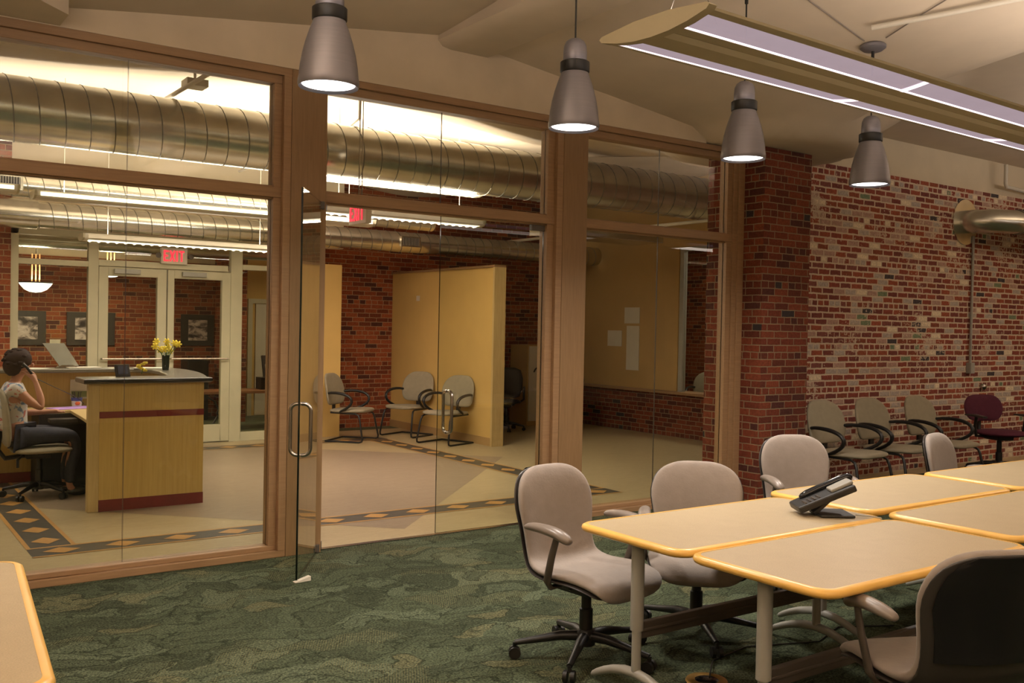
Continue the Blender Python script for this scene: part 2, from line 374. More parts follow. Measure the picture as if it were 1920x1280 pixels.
def dup(root, loc, rz, label, group=None):
    r = root.copy(); COL.objects.link(r); r.location = loc; r.rotation_euler = (0, 0, rz); r['label'] = label
    if group: r['group'] = group
    def kids(src, dst):
        for ch in [o for o in src.children]:
            c = ch.copy(); COL.objects.link(c); c.parent = dst; kids(ch, c)
    kids(root, r)
    return r
def struct(name, mb, mats, label=None, cat=None, **kw):
    o = mb.build(name, mats, **kw); return tag(o, label, cat, None, 'structure')

# ================================================================== ROOM SHELL
C1 = (0.25, 0.0); C2 = (7.65, 0.0)
colC = [C1, C2, (0.25, 8.4), (7.65, 8.4), (0.25, -8.4), (7.65, -8.4), (19.0, 0.0), (15.05, 8.4)]
def ceil_z(x, y):
    z = 3.96
    for cx, cy in colC:
        d = math.hypot(x-cx, y-cy)
        kk = 0.125 if x < cx+0.2 or cx < 5 else 0.24
        if cy > 1: kk = 0.3
        if cy == 0 and cx == 7.65: z = min(z, 3.43 if d < 0.93 else (3.53+(kk if x < cx else 0.5)*(d-0.93) if d > 1.03 else 3.43+0.10*(d-0.93)/0.10))
        else: z = min(z, 3.43+kk*d)
    z = min(z, 3.9) if x < 8 else z
    if y < 0:
        dm = min(math.hypot(x-7.65, y), math.hypot(x-0.25, y))
        z += 0.06*min(-y, 2.0)*min(1.0, max(0.0, dm-0.93)/0.5)
    return z
mb = MB()
nx, ny = 180, 190
X0, X1, Y0, Y1 = -4.0, 16.0, -9.6, 12.6
g = [[mb.bm.verts.new((X0+(X1-X0)*i/nx, Y0+(Y1-Y0)*j/ny, ceil_z(X0+(X1-X0)*i/nx, Y0+(Y1-Y0)*j/ny))) for j in range(ny+1)] for i in range(nx+1)]
for i in range(nx):
    for j in range(ny): mb.face((g[i][j], g[i+1][j], g[i+1][j+1], g[i][j+1]))
struct('ceiling', mb, 'plaster', 'cream painted concrete ceiling rising between the columns', 'ceiling', smooth=180)
# ceiling must have normals; slab above it
struct('ceiling_slab', MB().box(-4.2, 16.2, -9.8, 12.8, 4.25, 4.4), 'plaster', 'slab above the ceiling', 'ceiling')
# beam above the glazed partition
struct('trim_1', MB().box(-4, 6.74, -0.09, 0.13, 3.42, 4.0), 'beam', 'painted beam running above the oak glazing', 'beam', smooth=0)
# flared capitals
for i, (cx, cy) in enumerate((C1,)):
    p = [(cx+0.9*math.cos(a+PI/8)*1.04, cy+0.9*math.sin(a+PI/8)*1.04) for a in [k*PI/4 for k in range(8)]]
    p2 = [(cx+(x-cx)*1.0, cy+(y-cy)*1.0) for x, y in p]
    q = MB().loft([[Vector((x, y, 3.425)) for x, y in p], [Vector((x, y, 3.62)) for x, y in p2]])
    struct('trim_%d' % (2+i), q, 'plaster', 'flared column head at the upper left corner', 'column head', smooth=0)
# rib running towards the room from the beam
p = [(3.80, 3.95), (3.78, 3.84), (3.82, 3.80), (3.90, 3.785), (4.24, 3.785), (4.33, 3.83), (4.42, 3.95)]
struct('trim_4', MB().prismY(p, -9.4, -0.09), 'plaster', 'rounded rib under the ceiling meeting the beam', 'rib')

struct('floor_carpet', MB().box(-4, 16, -9.6, -0.02, -0.1, 0), 'carpet', 'green leaf patterned carpet', 'carpet', smooth=0)
struct('floor', MB().box(-4, 16, -0.02, 7.0, -0.1, 0), 'lino', 'beige lobby floor', 'floor', smooth=0)
struct('floor_vestibule', MB().box(-4, 16, 7.0, 12.6, -0.1, 0), 'carpet2', 'green vestibule carpet', 'floor', smooth=0)
# floor inlays (mauve diamond, border bands) laid 1-3 mm proud
mb = MB()
def quad(mb, pts, z, mi):
    mb.face([mb.bm.verts.new((x, y, z)) for x, y in pts], mi)
cx, cy, hd = 3.78, 3.45, 3.15
quad(mb, [(cx, cy-hd), (cx+hd, cy), (cx, cy+hd), (cx-hd, cy)], 0.001, 0)
def band(x0, x1, y0, y1, along):
    quad(mb, [(x0, y0), (x1, y0), (x1, y1), (x0, y1)], 0.002, 1)
    e = 0.03
    if along == 'x':
        for y in (y0, y1-e): quad(mb, [(x0, y), (x1, y), (x1, y+e), (x0, y+e)], 0.003, 2)
    else:
        for x in (x0, x1-e): quad(mb, [(x, y0), (x+e, y0), (x+e, y1), (x, y1)], 0.003, 2)
    L = (x1-x0) if along == 'x' else (y1-y0); n = int(L/0.40)
    for i in range(n):
        c = (i+0.5)*L/n
        px, py = (x0+c, (y0+y1)/2) if along == 'x' else ((x0+x1)/2, y0+c)
        a, b_ = (0.125, 0.095) if along == 'x' else (0.10, 0.12)
        quad(mb, [(px-a, py), (px, py-b_), (px+a, py), (px, py+b_)], 0.004, 2)
bx0, bx1, bx2, bx3 = 1.13, 1.46, 6.20, 6.52
band(bx0, bx3, 0.73, 1.04, 'x'); band(bx0, bx1, 1.04, 5.7, 'y'); band(bx2, bx3, 1.04, 5.7, 'y'); band(bx0, bx3, 5.7, 6.04, 'x')
struct('floor_inlay', mb, ['lino_m', 'lino_d', 'lino_o'], 'border of amber diamonds and mauve field set in the lobby floor', 'floor inlay', smooth=0)

# walls
struct('wall_left', MB().box(-4.2, -4, -9.6, 12.6, -0.1, 4.1), 'plaster_light', 'left wall', 'wall', smooth=0)
struct('wall_back', MB().box(-4, 16, -9.8, -9.6, -0.1, 4.1), 'plaster_light', 'wall behind the camera', 'wall', smooth=0)
struct('wall_right', MB().box(16, 16.2, -9.6, 12.6, -0.1, 4.1), 'yellowwall_dk', 'right wall', 'wall', smooth=0)
struct('wall_far', MB().box(-4, 16, 12.6, 12.8, -0.1, 4.1), 'brick_lob', 'far wall', 'wall', smooth=0)
struct('wall_brick_right', MB().box(7.98, 16, 0.25, 0.45, 0, 3.53), 'brick_mix', 'mottled salvaged brick wall on the right', 'wall', smooth=0)
struct('wall_brick_right_top', MB().box(7.98, 16, 0.27, 0.43, 3.53, 4.1), 'plaster_light', 'cream plaster band above the brick wall', 'wall', smooth=0)
struct('wall_brick_column', MB().box(7.30, 8.0, -0.33, 0.40, 0, 3.425), 'brick_col', 'dark red brick column at the end of the glazing', 'wall', smooth=0)
# lobby back: brick pier left of the storefront, yellow return, brick alcove
struct('wall_pier', MB().box(-4, 1.74, 6.42, 6.7, 0, 4.0), 'brick_lob', 'brick pier left of the storefront', 'wall', smooth=0)
struct('wall_header', MB().box(1.74, 6.1, 6.45, 6.65, 2.74, 4.0), 'plaster_light', 'plaster above the storefront', 'wall', smooth=0)
struct('wall_stub', MB().box(5.50, 6.06, 6.40, 6.60, 0, 2.5), 'yellowwall', 'yellow wall stub left of the brick alcove', 'wall', smooth=0)
struct('wall_stub_side', MB().box(5.50, 5.62, 6.36, 6.40, 0, 2.5), 'wood', 'trim on the yellow stub', 'wall', smooth=0)
struct('wall_alcove', MB().box(5.95, 12.5, 7.35, 7.55, 0, 4.0), 'brick_lob', 'brick wall behind the waiting chairs', 'wall', smooth=0)
# yellow partition wall
t = thing('wall_yellow', 'free-standing yellow partition wall behind two chairs', 'wall', kind='structure')
MB().box(7.40, 7.53, 4.40, 7.34, 0.11, 2.46).build('wall_panel', 'yellowwall', t, smooth=0)
MB().box(7.37, 7.56, 4.37, 7.34, 2.46, 2.49).build('top_cap', 'wood', t, smooth=0)
MB().box(7.37, 7.56, 4.36, 4.40, 0, 2.46).build('end_trim', 'desk_edge', t, smooth=0)
MB().box(7.385, 7.545, 4.40, 7.34, 0, 0.11).build('wall_base', 'vinyl', t, smooth=0)
MB().box(7.394, 7.40, 6.45, 6.55, 2.02, 2.10).build('wall_plate', 'whitepaint', t, smooth=0)
# dim room at the right: half-height brick wall, sill, ochre wall with an opening
struct('wall_half_brick', MB().box(10.6, 10.85, 0.45, 7.3, 0, 0.66), 'brick_col', 'low brick wall under the interior window', 'wall', smooth=0)
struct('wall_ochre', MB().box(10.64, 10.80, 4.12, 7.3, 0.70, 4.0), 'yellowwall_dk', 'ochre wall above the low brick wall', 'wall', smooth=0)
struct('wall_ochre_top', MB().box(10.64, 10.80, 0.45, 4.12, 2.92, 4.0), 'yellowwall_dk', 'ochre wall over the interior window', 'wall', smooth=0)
struct('trim_5', MB().box(10.52, 10.9, 0.45, 7.3, 0.66, 0.70), 'wood_h', 'oak sill on the low brick wall', 'sill', smooth=0)
t = thing('window_5', 'interior window looking on a lit brick wall', 'window', kind='structure')
mb = MB(); mb.box(10.66, 10.74, 4.04, 4.12, 0.70, 2.92); mb.box(10.66, 10.74, 0.5, 4.04, 2.86, 2.92); mb.box(10.66, 10.74, 2.2, 2.26, 0.70, 2.86)
mb.build('window_frame', 'leg', t, smooth=0)
MB().box(10.695, 10.705, 0.5, 4.04, 0.70, 2.86).build('pane', 'glass_sf', t, smooth=0)
struct('wall_beyond', MB().box(13.2, 13.4, 0.45, 7.3, 0, 4.0), 'brick_lob', 'lit brick wall beyond the interior window', 'wall', smooth=0)
area_light('room_light', (12.2, 3.4, 3.3), 1.2, 3.0, 55, LOBC)

# ================================================================== OAK GLAZED PARTITION
def frame_piece(mb, x0, x1, z0, z1, step=True):
    mb.box(x0, x1, -0.055, 0.055, z0, z1)
def bay(name, label, x0, x1, z0, z1, panes, frames):
    t = thing(name, label, 'window', kind='structure')
    mb = MB()
    for f in frames: mb.box(*f)
    mb.build('window_frame', 'wood_h', t, smooth=0, bevel=0.004)
    for (a, b_, c, d) in panes:
        q = MB().box(a, b_, -0.005, 0.005, c, d); q.bm.normal_update()
        for f in q.bm.faces:
            if abs(f.normal.x) > 0.5: f.material_index = 1
        q.build('pane', ['glass', 'seam_edge'], t, smooth=0)
    return t
ZS, Z1_, Z2_, ZG, ZF = 0.079, 2.519, 2.591, 3.312, 3.421
G_ = 0.002
MT['seam_edge'] = simple('ground_glass_edge', (0.07, 0.055, 0.035), 0.5)
# posts
for i, (a, b_, lb) in enumerate(((2.612, 2.879, 'oak post left of the glass doors'), (5.035, 5.298, 'oak post right of the glass doors'))):
    struct('trim_%d' % (6+i), MB().box(a, b_, -0.09, 0.11, 0, 3.42), 'wood', lb, 'post', smooth=0, bevel=0.004)
xl = -2.6
def stepped_h(x0, x1, zb, zt, up):   # rail with a stepped profile on the room side
    return [(x0, x1, -0.05, 0.06, zb, zt)]
F = []
def rails(x0, x1):
    r = [(x0, x1, -0.085, 0.10, 3.370, ZF), (x0, x1, -0.045, 0.06, ZG, 3.372),
         (x0, x1, -0.055, 0.06, Z1_, Z2_), (x0, x1, -0.03, 0.035, Z1_-0.012, Z2_+0.012)]
    return r
sill = lambda x0, x1: [(x0, x1, -0.085, 0.10, 0, 0.045), (x0, x1, -0.045, 0.06, 0.045, ZS)]
bay('window_1', 'tall glazed screen in oak frame left of the doors', xl, 2.5, 0, ZF,
    [(xl, 1.537-G_, ZS, Z1_), (1.537+G_, 2.5, ZS, Z1_), (xl, 1.537-G_, Z2_, ZG), (1.537+G_, 2.5, Z2_, ZG)],
    rails(xl, 2.612)+sill(xl, 2.612)+[(2.555, 2.612, -0.085, 0.10, 0.045, 3.37), (2.50, 2.556, -0.045, 0.06, ZS, ZG), (xl-0.1, xl, -0.085, 0.1, 0, ZF)])
bay('window_2', 'tall glazed screen in oak frame between the right post and brick column', 5.298, 7.1, 0, ZF,
    [(5.298, 6.221-G_, ZS, Z1_), (6.221+G_, 7.1, ZS, Z1_), (5.298, 6.221-G_, Z2_, ZG), (6.221+G_, 7.1, Z2_, ZG)],
    rails(5.298, 7.3)+sill(5.298, 7.3)+[(7.22, 7.30, -0.085, 0.10, 0.045, 3.37), (7.165, 7.222, -0.065, 0.08, 0.06, 3.34), (7.10, 7.167, -0.045, 0.06, ZS, ZG)])
bay('window_3', 'glazed transom above the glass doors', 2.879, 4.93, Z1_, ZF,
    [(2.879, 3.879-G_, Z2_, ZG), (3.879+G_, 4.90, Z2_, ZG)],
    rails(2.879, 5.035)+[(4.97, 5.035, -0.085, 0.10, 0, 3.37), (4.90, 4.972, -0.045, 0.06, 0, ZG)])
# glass doors
def glass_leaf(name, label, loc, rz, L, hx, mir=1):
    t = thing(name, label, 'door', loc, rz, kind='structure')
    mb = MB(); mb.box(0, L, -0.006, 0.006, 0.012, 2.505)
    for f in mb.bm.faces:
        mb.bm.faces.ensure_lookup_table()
    mb.bm.faces.ensure_lookup_table(); mb.bm.normal_update()
    for f in mb.bm.faces:
        if abs(f.normal.y) < 0.5: f.material_index = 1
    mb.build('glass_panel', ['glass', 'glass_edge'], t, smooth=0)
    for s in (-1, 1):
        y = 0.065*s
        pts = [(hx, 0.006*s, 0.82)]+[(hx, 0.006*s+(y-0.006*s)*math.sin(a)*1.0, 0.84-0.02*1-0.0+0.0) for a in (0.6, 1.1)]
        R_ = 0.045; z0, z1 = 0.80, 1.13
        pts = [(hx, 0.006*s, z0), (hx, s*(0.065-R_), z0)]
        for k in range(1, 6): a = k*PI/12; pts.append((hx, s*(0.065-R_+R_*math.sin(a)), z0+R_-R_*math.cos(a)))
        pts.append((hx, s*0.065, z0+R_)); pts.append((hx, s*0.065, z1-R_))
        for k in range(1, 6): a = k*PI/12; pts.append((hx, s*(0.065-R_+R_*math.cos(a)), z1-R_+R_*math.sin(a)))
        pts += [(hx, s*(0.065-R_), z1), (hx, 0.006*s, z1)]
        MB().tube(pts, 0.0125, 12).build('door_handle', 'chrome', t)
    mb = MB(); mb.box(-0.01, 0.13, -0.018, 0.018, 2.46, 2.515); mb.build('pivot_fitting', 'brownplastic', t, smooth=0, bevel=0.003)
    mb = MB(); mb.box(-0.01, 0.13, -0.018, 0.018, 0.004, 0.06); mb.build('pivot_fitting', 'brownplastic', t, smooth=0, bevel=0.003)
    return t
ang = math.atan2(-0.742-0.0, 2.42-2.90)
glass_leaf('door_1', 'glass door leaf standing open into the carpeted room', (2.905, -0.0, 0), ang, 0.90, 0.84)
glass_leaf('door_2', 'closed glass door leaf beside the right oak post', (4.895, 0, 0), PI, 1.008, 0.915)
t = tag(MB().loft([[Vector(p) for p in ((0, 0, 0), (0.11, 0.0, 0), (0.11, 0.035, 0), (0, 0.035, 0))], [Vector(p) for p in ((0, 0, 0.004), (0.11, 0.0, 0.028), (0.11, 0.035, 0.028), (0, 0.035, 0.004))]]).build('door_wedge', 'whitepaint'), 'small white wedge on the carpet holding the open glass door', 'door stop')
t.location = (2.40, -0.78, 0.001); t.rotation_euler = (0, 0, 0.1)
struct('trim_8', MB().box(2.9, 4.9, -0.03, 0.02, 0, 0.006), 'chrome', 'thin metal threshold strip between carpet and lobby floor', 'threshold', smooth=0)

# ================================================================== DUCTS, PIPES, LOBBY LIGHTS
def duct(name, label, x0, x1, y, z, r, pitch, grilles=(), sleeves=()):
    t = thing(name, label, 'duct', (x0, y, z))
    L = x1-x0
    mb = MB(); n = int(L/0.5)
    mb.tube([(L*i/n, 0, 0) for i in range(n+1)], r, 40, caps=True)
    mb.build('duct_body', 'galv', t, smooth=60)
    turns = L/pitch; ns = int(turns*22)
    mb = MB(); mb.tube([(L*i/ns, r*math.cos(2*PI*turns*i/ns), r*math.sin(2*PI*turns*i/ns)) for i in range(ns+1)], 0.0055, 4)
    mb.build('spiral_seam', 'seam', t)
    for gx in grilles:
        mb = MB(); a = gx-x0
        mb.box(a-0.16, a+0.16, -r-0.025, -r*0.8, -0.075, 0.075)
        f = mb.build('grille', 'galv', t, smooth=0)
        mb = MB(); mb.box(a-0.135, a+0.135, -r-0.028, -r-0.02, -0.055, 0.055); mb.build('grille_opening', 'dark', f, smooth=0)
        mb = MB()
        for k in range(11): mb.box(a-0.128+0.025*k, a-0.122+0.025*k, -r-0.034, -r-0.024, -0.055, 0.055)
        mb.build('louver', 'leg', f, smooth=0)
    for (s0, s1) in sleeves:
        MB().tube([(s0-x0, 0, 0), (s1-x0, 0, 0)], r+0.02, 40).build('sleeve', 'galv', t)
    return t
duct('spiral_duct', 'fat galvanised spiral duct running across the lobby behind the glass', -3.9, 10.5, 2.20, 3.33, 0.265, 0.19)
duct('spiral_duct', 'higher thin spiral duct with a grille at the left edge, above the storefront', -3.9, 6.5, 4.6, 3.02, 0.125, 0.16, grilles=(1.42,))
duct('spiral_duct', 'lowest spiral duct along the top of the storefront with a small grille', -3.9, 10.55, 6.0, 2.86, 0.15, 0.16, grilles=(6.88,), sleeves=((-3.9, 1.95),))
# rectangular duct in the dim corner
t = tag(MB().box(7.6, 9.5, 3.3, 3.9, 2.86, 3.1).build('rectangular_duct', 'galv', smooth=0, bevel=0.01), 'boxy galvanised duct above the yellow partition wall', 'duct')
def pipe(name, pts, r, mat, label, cat='pipe', group=None):
    o = MB().tube(pts, r, 10).build(name, mat); return tag(o, label, cat, group)
pipe('sprinkler_pipe', [(2.3, 5.8, 3.66), (2.45, 3.0, 3.66), (2.45, 0.5, 3.62)], 0.02, 'whitepaint', 'white sprinkler pipe crossing above the fat duct in the left bay')
pipe('sprinkler_pipe', [(4.3, 5.8, 3.60), (4.3, 2.7, 3.60), (4.25, 2.2, 3.68), (4.25, 2.2, 3.88)], 0.016, 'whitepaint', 'thin white pipe bending up to the lobby ceiling above the doors')
pipe('sprinkler_pipe', [(8.9, 0.7, 3.02), (8.9, 6.3, 3.02)], 0.022, 'whitepaint', 'white pipe crossing the dim room behind the right glazed bay')
t = thing('junction_box', 'pale square junction box on the lobby ceiling left of the post', 'box', (2.55, 1.95, 3.70))
MB().box(-0.09, 0.09, -0.09, 0.09, -0.03, 0.03).build('box_body', 'whitepaint', t, smooth=0)
MB().cyl((0, 0, 0.03), (0, 0, 0.2), 0.012).build('conduit', 'whitepaint', t)

def lobby_fixture(label, x0, x1, y, z, up=P_LOB_UP, dn=P_LOB_DN, glow=True, wires=True, grp='linear lights in the lobby', cover='tube'):
    t = thing('linear_pendant_light', label, 'ceiling light', (x0, y, z), group=grp)
    L = x1-x0
    # curved reflector body, open louver below
    prof = [(-0.14, 0.045), (-0.13, 0.0), (-0.09, -0.02), (-0.05, -0.028), (0.05, -0.028), (0.09, -0.02), (0.13, 0.0), (0.14, 0.045), (0.125, 0.045), (0.11, 0.01), (0.04, -0.012), (-0.04, -0.012), (-0.11, 0.01), (-0.125, 0.045)]
    mb = MB(); mb.loft([[Vector((0, a, b_)) for a, b_ in prof], [Vector((L, a, b_)) for a, b_ in prof]]); mb.build('housing', 'whitepaint', t, smooth=60)
    mb = MB()
    for xx in (-0.02, L): MB().loft([[Vector((xx, a, b_)) for a, b_ in prof[:8]], [Vector((xx+0.02, a, b_)) for a, b_ in prof[:8]]]).build('end_cap', 'fix', t, smooth=0)
    MB().cyl((0.05, 0, 0.03), (L-0.05, 0, 0.03), 0.016).build('tube', 'tube', t)
    mb = MB(); mb.box(0.03, L-0.03, -0.146, -0.139, -0.004, 0.03); mb.build('side_lens', 'tube' if glow else 'whitepaint', t, smooth=0)
    if not glow:
        n_ = int(L/0.09); P_ = [(0.04, -0.018)]
        for k in range(n_): P_ += [(0.04+k*0.09, -0.03), (0.06+k*0.09, -0.042), (0.08+k*0.09, -0.03)]
        P_ += [(0.04+n_*0.09, -0.018)]
        MB().prismY(P_, -0.09, -0.04).build('louver', 'tube', t, smooth=0)
    for k in range(2 if wires else 0):
        xx = 0.25 if k == 0 else L-0.25
        zt = ceil_z(x0+xx, y)-z
        MB().cyl((xx, 0, 0.02), (xx, 0, zt), 0.0035, 6).build('hanger', 'whitepaint', t)
    if up: area_light('lamp', (L/2, 0, 0.06), L*0.95, 0.16, up, LOBC, t, up=True)
    if dn: area_light('lamp', (L/2, 0, -0.035), L*0.95, 0.16, dn, LOBC, t)
    return t
lobby_fixture('long bright linear light hanging behind the upper left glazing', 1.50, 4.9, 3.25, 2.76)
lobby_fixture('linear light running behind the exit sign over the doors', 3.95, 5.9, 2.55, 2.78, glow=False)
lobby_fixture('linear light hung low in front of the storefront exit sign', 2.13, 4.3, 4.35, 2.49, up=P_LOB_UP*0.6, glow=False)
lobby_fixture('bright linear light just under the fat duct above the glass doors', 3.7, 6.1, 2.90, 3.17, glow=False)
lobby_fixture('linear light behind the left glazing beyond the frame edge', -1.6, 1.35, 3.3, 2.8, up=P_LOB_UP*0.8)
lobby_fixture('unlit linear light in the dim corner right of the yellow wall', 9.9, 11.6, 6.2, 2.80, up=0, dn=0, wires=True)

def exit_sign(label, loc, rz, hang=0.0, scale=1.0, heads=True):
    t = thing('exit_sign', label, 'exit sign', loc, rz)
    MB().box(-0.17, 0.17, -0.03, 0.03, -0.105, 0.105).build('sign_box', 'whitepaint', t, smooth=0, bevel=0.006)
    mb = MB()
    def stroke(pts, w_=0.021):
        for a, b_ in zip(pts[:-1], pts[1:]):
            a = Vector((a[0], 0, a[1])); b_ = Vector((b_[0], 0, b_[1])); d = (b_-a).normalized(); n = Vector((d.z, 0, -d.x))*w_/2
            vs_ = [a-n, a+n, b_+n, b_-n]
            mb.loft([[v+Vector((0, -0.036, 0)) for v in vs_], [v+Vector((0, -0.029, 0)) for v in vs_]])
    h, wd = 0.07, 0.052
    x = -0.128
    stroke([(x, -h), (x, h)]); stroke([(x, h-0.01), (x+wd, h-0.01)]); stroke([(x, 0), (x+wd*0.85, 0)]); stroke([(x, -h+0.01), (x+wd, -h+0.01)])
    x = -0.055; stroke([(x, h), (x+0.056, -h)]); stroke([(x+0.056, h), (x, -h)])
    x = 0.032; stroke([(x, -h), (x, h)])
    x = 0.093; stroke([(x, -h), (x, h)]); stroke([(x-0.034, h-0.01), (x+0.034, h-0.01)])
    mb.build('sign_letters', 'red', t, smooth=0)
    if heads:
        for s in (-1, 1):
            MB().cyl((s*0.21, -0.06, 0), (s*0.19, 0.02, 0), 0.036, 16, r1=0.025).build('emergency_lamp', 'brownplastic', t)
    if hang:
        mb = MB()
        for s in (-1, 1): mb.cyl((s*0.03, 0, 0.1), (s*0.03, 0, hang), 0.006, 6)
        mb.box(-0.06, 0.06, -0.03, 0.03, 0.105, 0.14); mb.build('hanger', 'chrome', t, smooth=40)
    return t
exit_sign('EXIT sign with red letters on the frame above the pale double doors', (3.66, 6.43, 2.49), 0)
exit_sign('hanging EXIT sign with red letters above the closed glass door', (4.05, 1.75, 2.69), math.radians(-88), hang=ceil_z(4.05, 1.75)-2.69, heads=False)
# ================================================================== STOREFRONT
t = thing('window_4', 'pale green painted storefront with sidelights', 'window', kind='structure')
SY0, SY1 = 6.46, 6.56
mb = MB()
for a, b_, c, d in [(1.74, 1.83, 0, 2.74), (1.74, 5.5, 2.66, 2.74), (1.83, 2.62, 2.30, 2.37), (2.62, 2.74, 0, 2.66), (2.74, 4.40, 2.32, 2.40), (4.44, 4.60, 0, 2.66), (4.60, 5.5, 2.36, 2.43), (5.42, 5.5, 0, 2.66), (1.83, 2.62, 0, 0.10), (4.60, 5.42, 0, 0.12)]:
    mb.box(a, b_, SY0, SY1, c, d)
mb.build('window_frame', 'sf', t, smooth=0, bevel=0.004)
for a, b_, c, d in [(1.83, 2.62, 2.37, 2.66), (1.83, 2.62, 0.10, 2.30), (2.74, 4.44, 2.40, 2.66), (4.60, 5.42, 0.12, 2.36), (4.60, 5.42, 2.43, 2.66)]:
    MB().box(a, b_, 6.505, 6.512, c, d).build('pane', 'glass_sf', t, smooth=0)
for i, (a, b_, lb) in enumerate(((2.745, 3.585, 'left leaf of the pale storefront double doors'), (3.60, 4.44, 'right leaf of the pale storefront double doors'))):
    d = thing('door_%d' % (3+i), lb, 'door', kind='structure')
    mb = MB(); st = 0.115
    mb.box(a, a+st-0.03*i, 6.47, 6.55, 0.01, 2.31); mb.box(b_-st, b_, 6.47, 6.55, 0.01, 2.31); mb.box(a+st-0.03*i, b_-st, 6.47, 6.55, 2.2, 2.31); mb.box(a+st-0.03*i, b_-st, 6.47, 6.55, 0.01, 0.24)
    mb.build('door_frame', 'sf', d, smooth=0, bevel=0.004)
    MB().box(a+st-0.03*i, b_-st, 6.505, 6.512, 0.24, 2.2).build('pane', 'glass_sf', d, smooth=0)
    MB().tube([(a+0.04, 6.46, 1.14), (a+0.04, 6.40, 1.14), (b_-0.04, 6.40, 1.14), (b_-0.04, 6.46, 1.14)], 0.012, 8).build('push_bar', 'chrome', d)
    MB().box(a+0.18, a+0.5, 6.42, 6.47, 2.23, 2.29).build('door_closer', 'leg', d, smooth=0, bevel=0.005)
# vestibule beyond
struct('wall_vestibule', MB().box(-1.5, 5.38, 10.0, 10.2, 0, 2.62), 'brick_lob', 'brick wall with framed photographs beyond the storefront', 'wall', smooth=0)
struct('wall_vestibule_top', MB().box(-1.5, 5.38, 10.02, 10.18, 2.62, 4.0), 'plaster_light', 'plaster above the vestibule brick', 'wall', smooth=0)
struct('wall_vestibule_return', MB().box(5.38, 5.55, 8.9, 10.2, 0, 4.0), 'brick_lob', 'brick return beside the yellow wall', 'wall', smooth=0)
struct('wall_vestibule_yellow', MB().box(5.55, 9.5, 9.9, 10.1, 0, 4.0), 'yellowwall', 'yellow vestibule wall', 'wall', smooth=0)
d = thing('door_5', 'pale door in the yellow vestibule wall', 'door', kind='structure')
mb = MB(); mb.box(5.92, 6.0, 9.86, 9.9, 0, 2.05); mb.box(6.0, 7.4, 9.86, 9.9, 1.97, 2.05); mb.build('door_frame', 'sf', d, smooth=0)
MB().box(6.06, 6.9, 9.865, 9.9, 0.01, 1.96).build('door_panel', 'whitepaint', d, smooth=0)
for i, (x0, x1, lb) in enumerate(((2.0, 2.72, 'framed photograph at the far left of the vestibule wall'), (3.02, 3.74, 'framed photograph behind the left storefront mullion'), (4.80, 5.36, 'framed photograph seen through the right storefront door'))):
    t = thing('picture', lb, 'picture', group='framed photographs on the vestibule brick')
    mb = MB(); mb.box(x0, x1, 9.965, 9.995, 1.22, 1.75); mb.build('picture_frame', 'dark', t, smooth=0, bevel=0.004)
    MB().box(x0+0.12, x1-0.12, 9.958, 9.966, 1.31, 1.66).build('photograph', m_photo('sepia_photo_%d' % i, 3.7*i+1), t, smooth=0)
tag(MB().box(2.78, 2.93, 9.985, 9.997, 1.22, 1.31).build('caption_card', 'whitepaint', smooth=0), 'small white card on brick beside the far left photograph', 'card')
def bowl_light(loc, label):
    t = thing('bowl_pendant', label, 'ceiling light', loc, group='bowl pendants in the vestibule')
    MB().lathe([(0.001, -0.14), (0.08, -0.13), (0.15, -0.095), (0.2, -0.04), (0.225, 0.0), (0.215, 0.0), (0.0015, -0.01)]).build('bowl', 'lens', t, smooth=60)
    MB().lathe([(0.228, -0.005), (0.232, 0.005), (0.228, 0.015), (0.215, 0.012)]).build('rim', 'brownplastic', t)
    mb = MB()
    for s in (-0.05, 0, 0.05): mb.cyl((s, 0, 0.0), (s, 0, 0.42), 0.008, 8)
    mb.build('rod', emis('warm_rod', (1, 0.5, 0.2), 0.7) if 'warm_rod' not in bpy.data.materials else bpy.data.materials['warm_rod'], t)
    MB().cyl((0, 0, 0.42), (0, 0, ceil_z(loc[0], loc[1])-loc[2]+0.01), 0.006, 6).build('cord', 'chrome', t)
    l = area_light('lamp', (0, 0, 0.05), 0.3, 0.3, P_VEST, WARM, t, up=True)
    l = area_light('lamp', (0, 0, -0.16), 0.3, 0.3, P_VEST*1.2, WARM, t)
bowl_light((2.40, 8.9, 2.15), 'glowing bowl pendant with amber rods behind the far left sidelight')
bowl_light((3.45, 9.0, 2.42), 'glowing bowl pendant with amber rods behind the storefront transom')
bowl_light((6.4, 8.2, 2.55), 'glowing bowl pendant hidden behind the left oak post')
pipe('sprinkler_pipe', [(1.0, 8.4, 2.42), (5.3, 8.4, 2.42)], 0.02, 'whitepaint', 'white pipe crossing in front of the vestibule brick')
tag(MB().cyl((0.5, 8.6, 2.75), (7.5, 8.6, 2.75), 0.11, 24).build('vestibule_duct', 'galv'), 'pale duct in the vestibule above the bowl pendants', 'duct')
# table with curved iron legs beyond
t = thing('console_table', 'wooden table with curved iron legs beyond the storefront doors', 'table', (5.3, 8.2, 0))
MB().box(-0.75, 0.9, -0.3, 0.3, 0.54, 0.58).build('tabletop', wood('table_wood', (0.25, 0.1, 0.04), (0.32, 0.14, 0.06), stretch=(1, 12, 12)), t, smooth=0, bevel=0.005)
for s in (-0.5, 0.62):
    for q in (-1, 1):
        MB().tube([(s-0.22*q, -0.2, 0.53), (s-0.05*q, -0.2, 0.42), (s+0.02*q, -0.2, 0.25), (s-0.08*q, -0.2, 0.08), (s-0.25*q, -0.2, 0.012)], 0.014, 8).build('leg', 'dark', t)
t = thing('cardboard_display', 'black box with an angled card standing on the far wooden table', 'box', (5.62, 8.25, 0.581), 0)
MB().box(-0.1, 0.3, -0.12, 0.12, 0, 0.19).build('box_body', 'black', t, smooth=0)
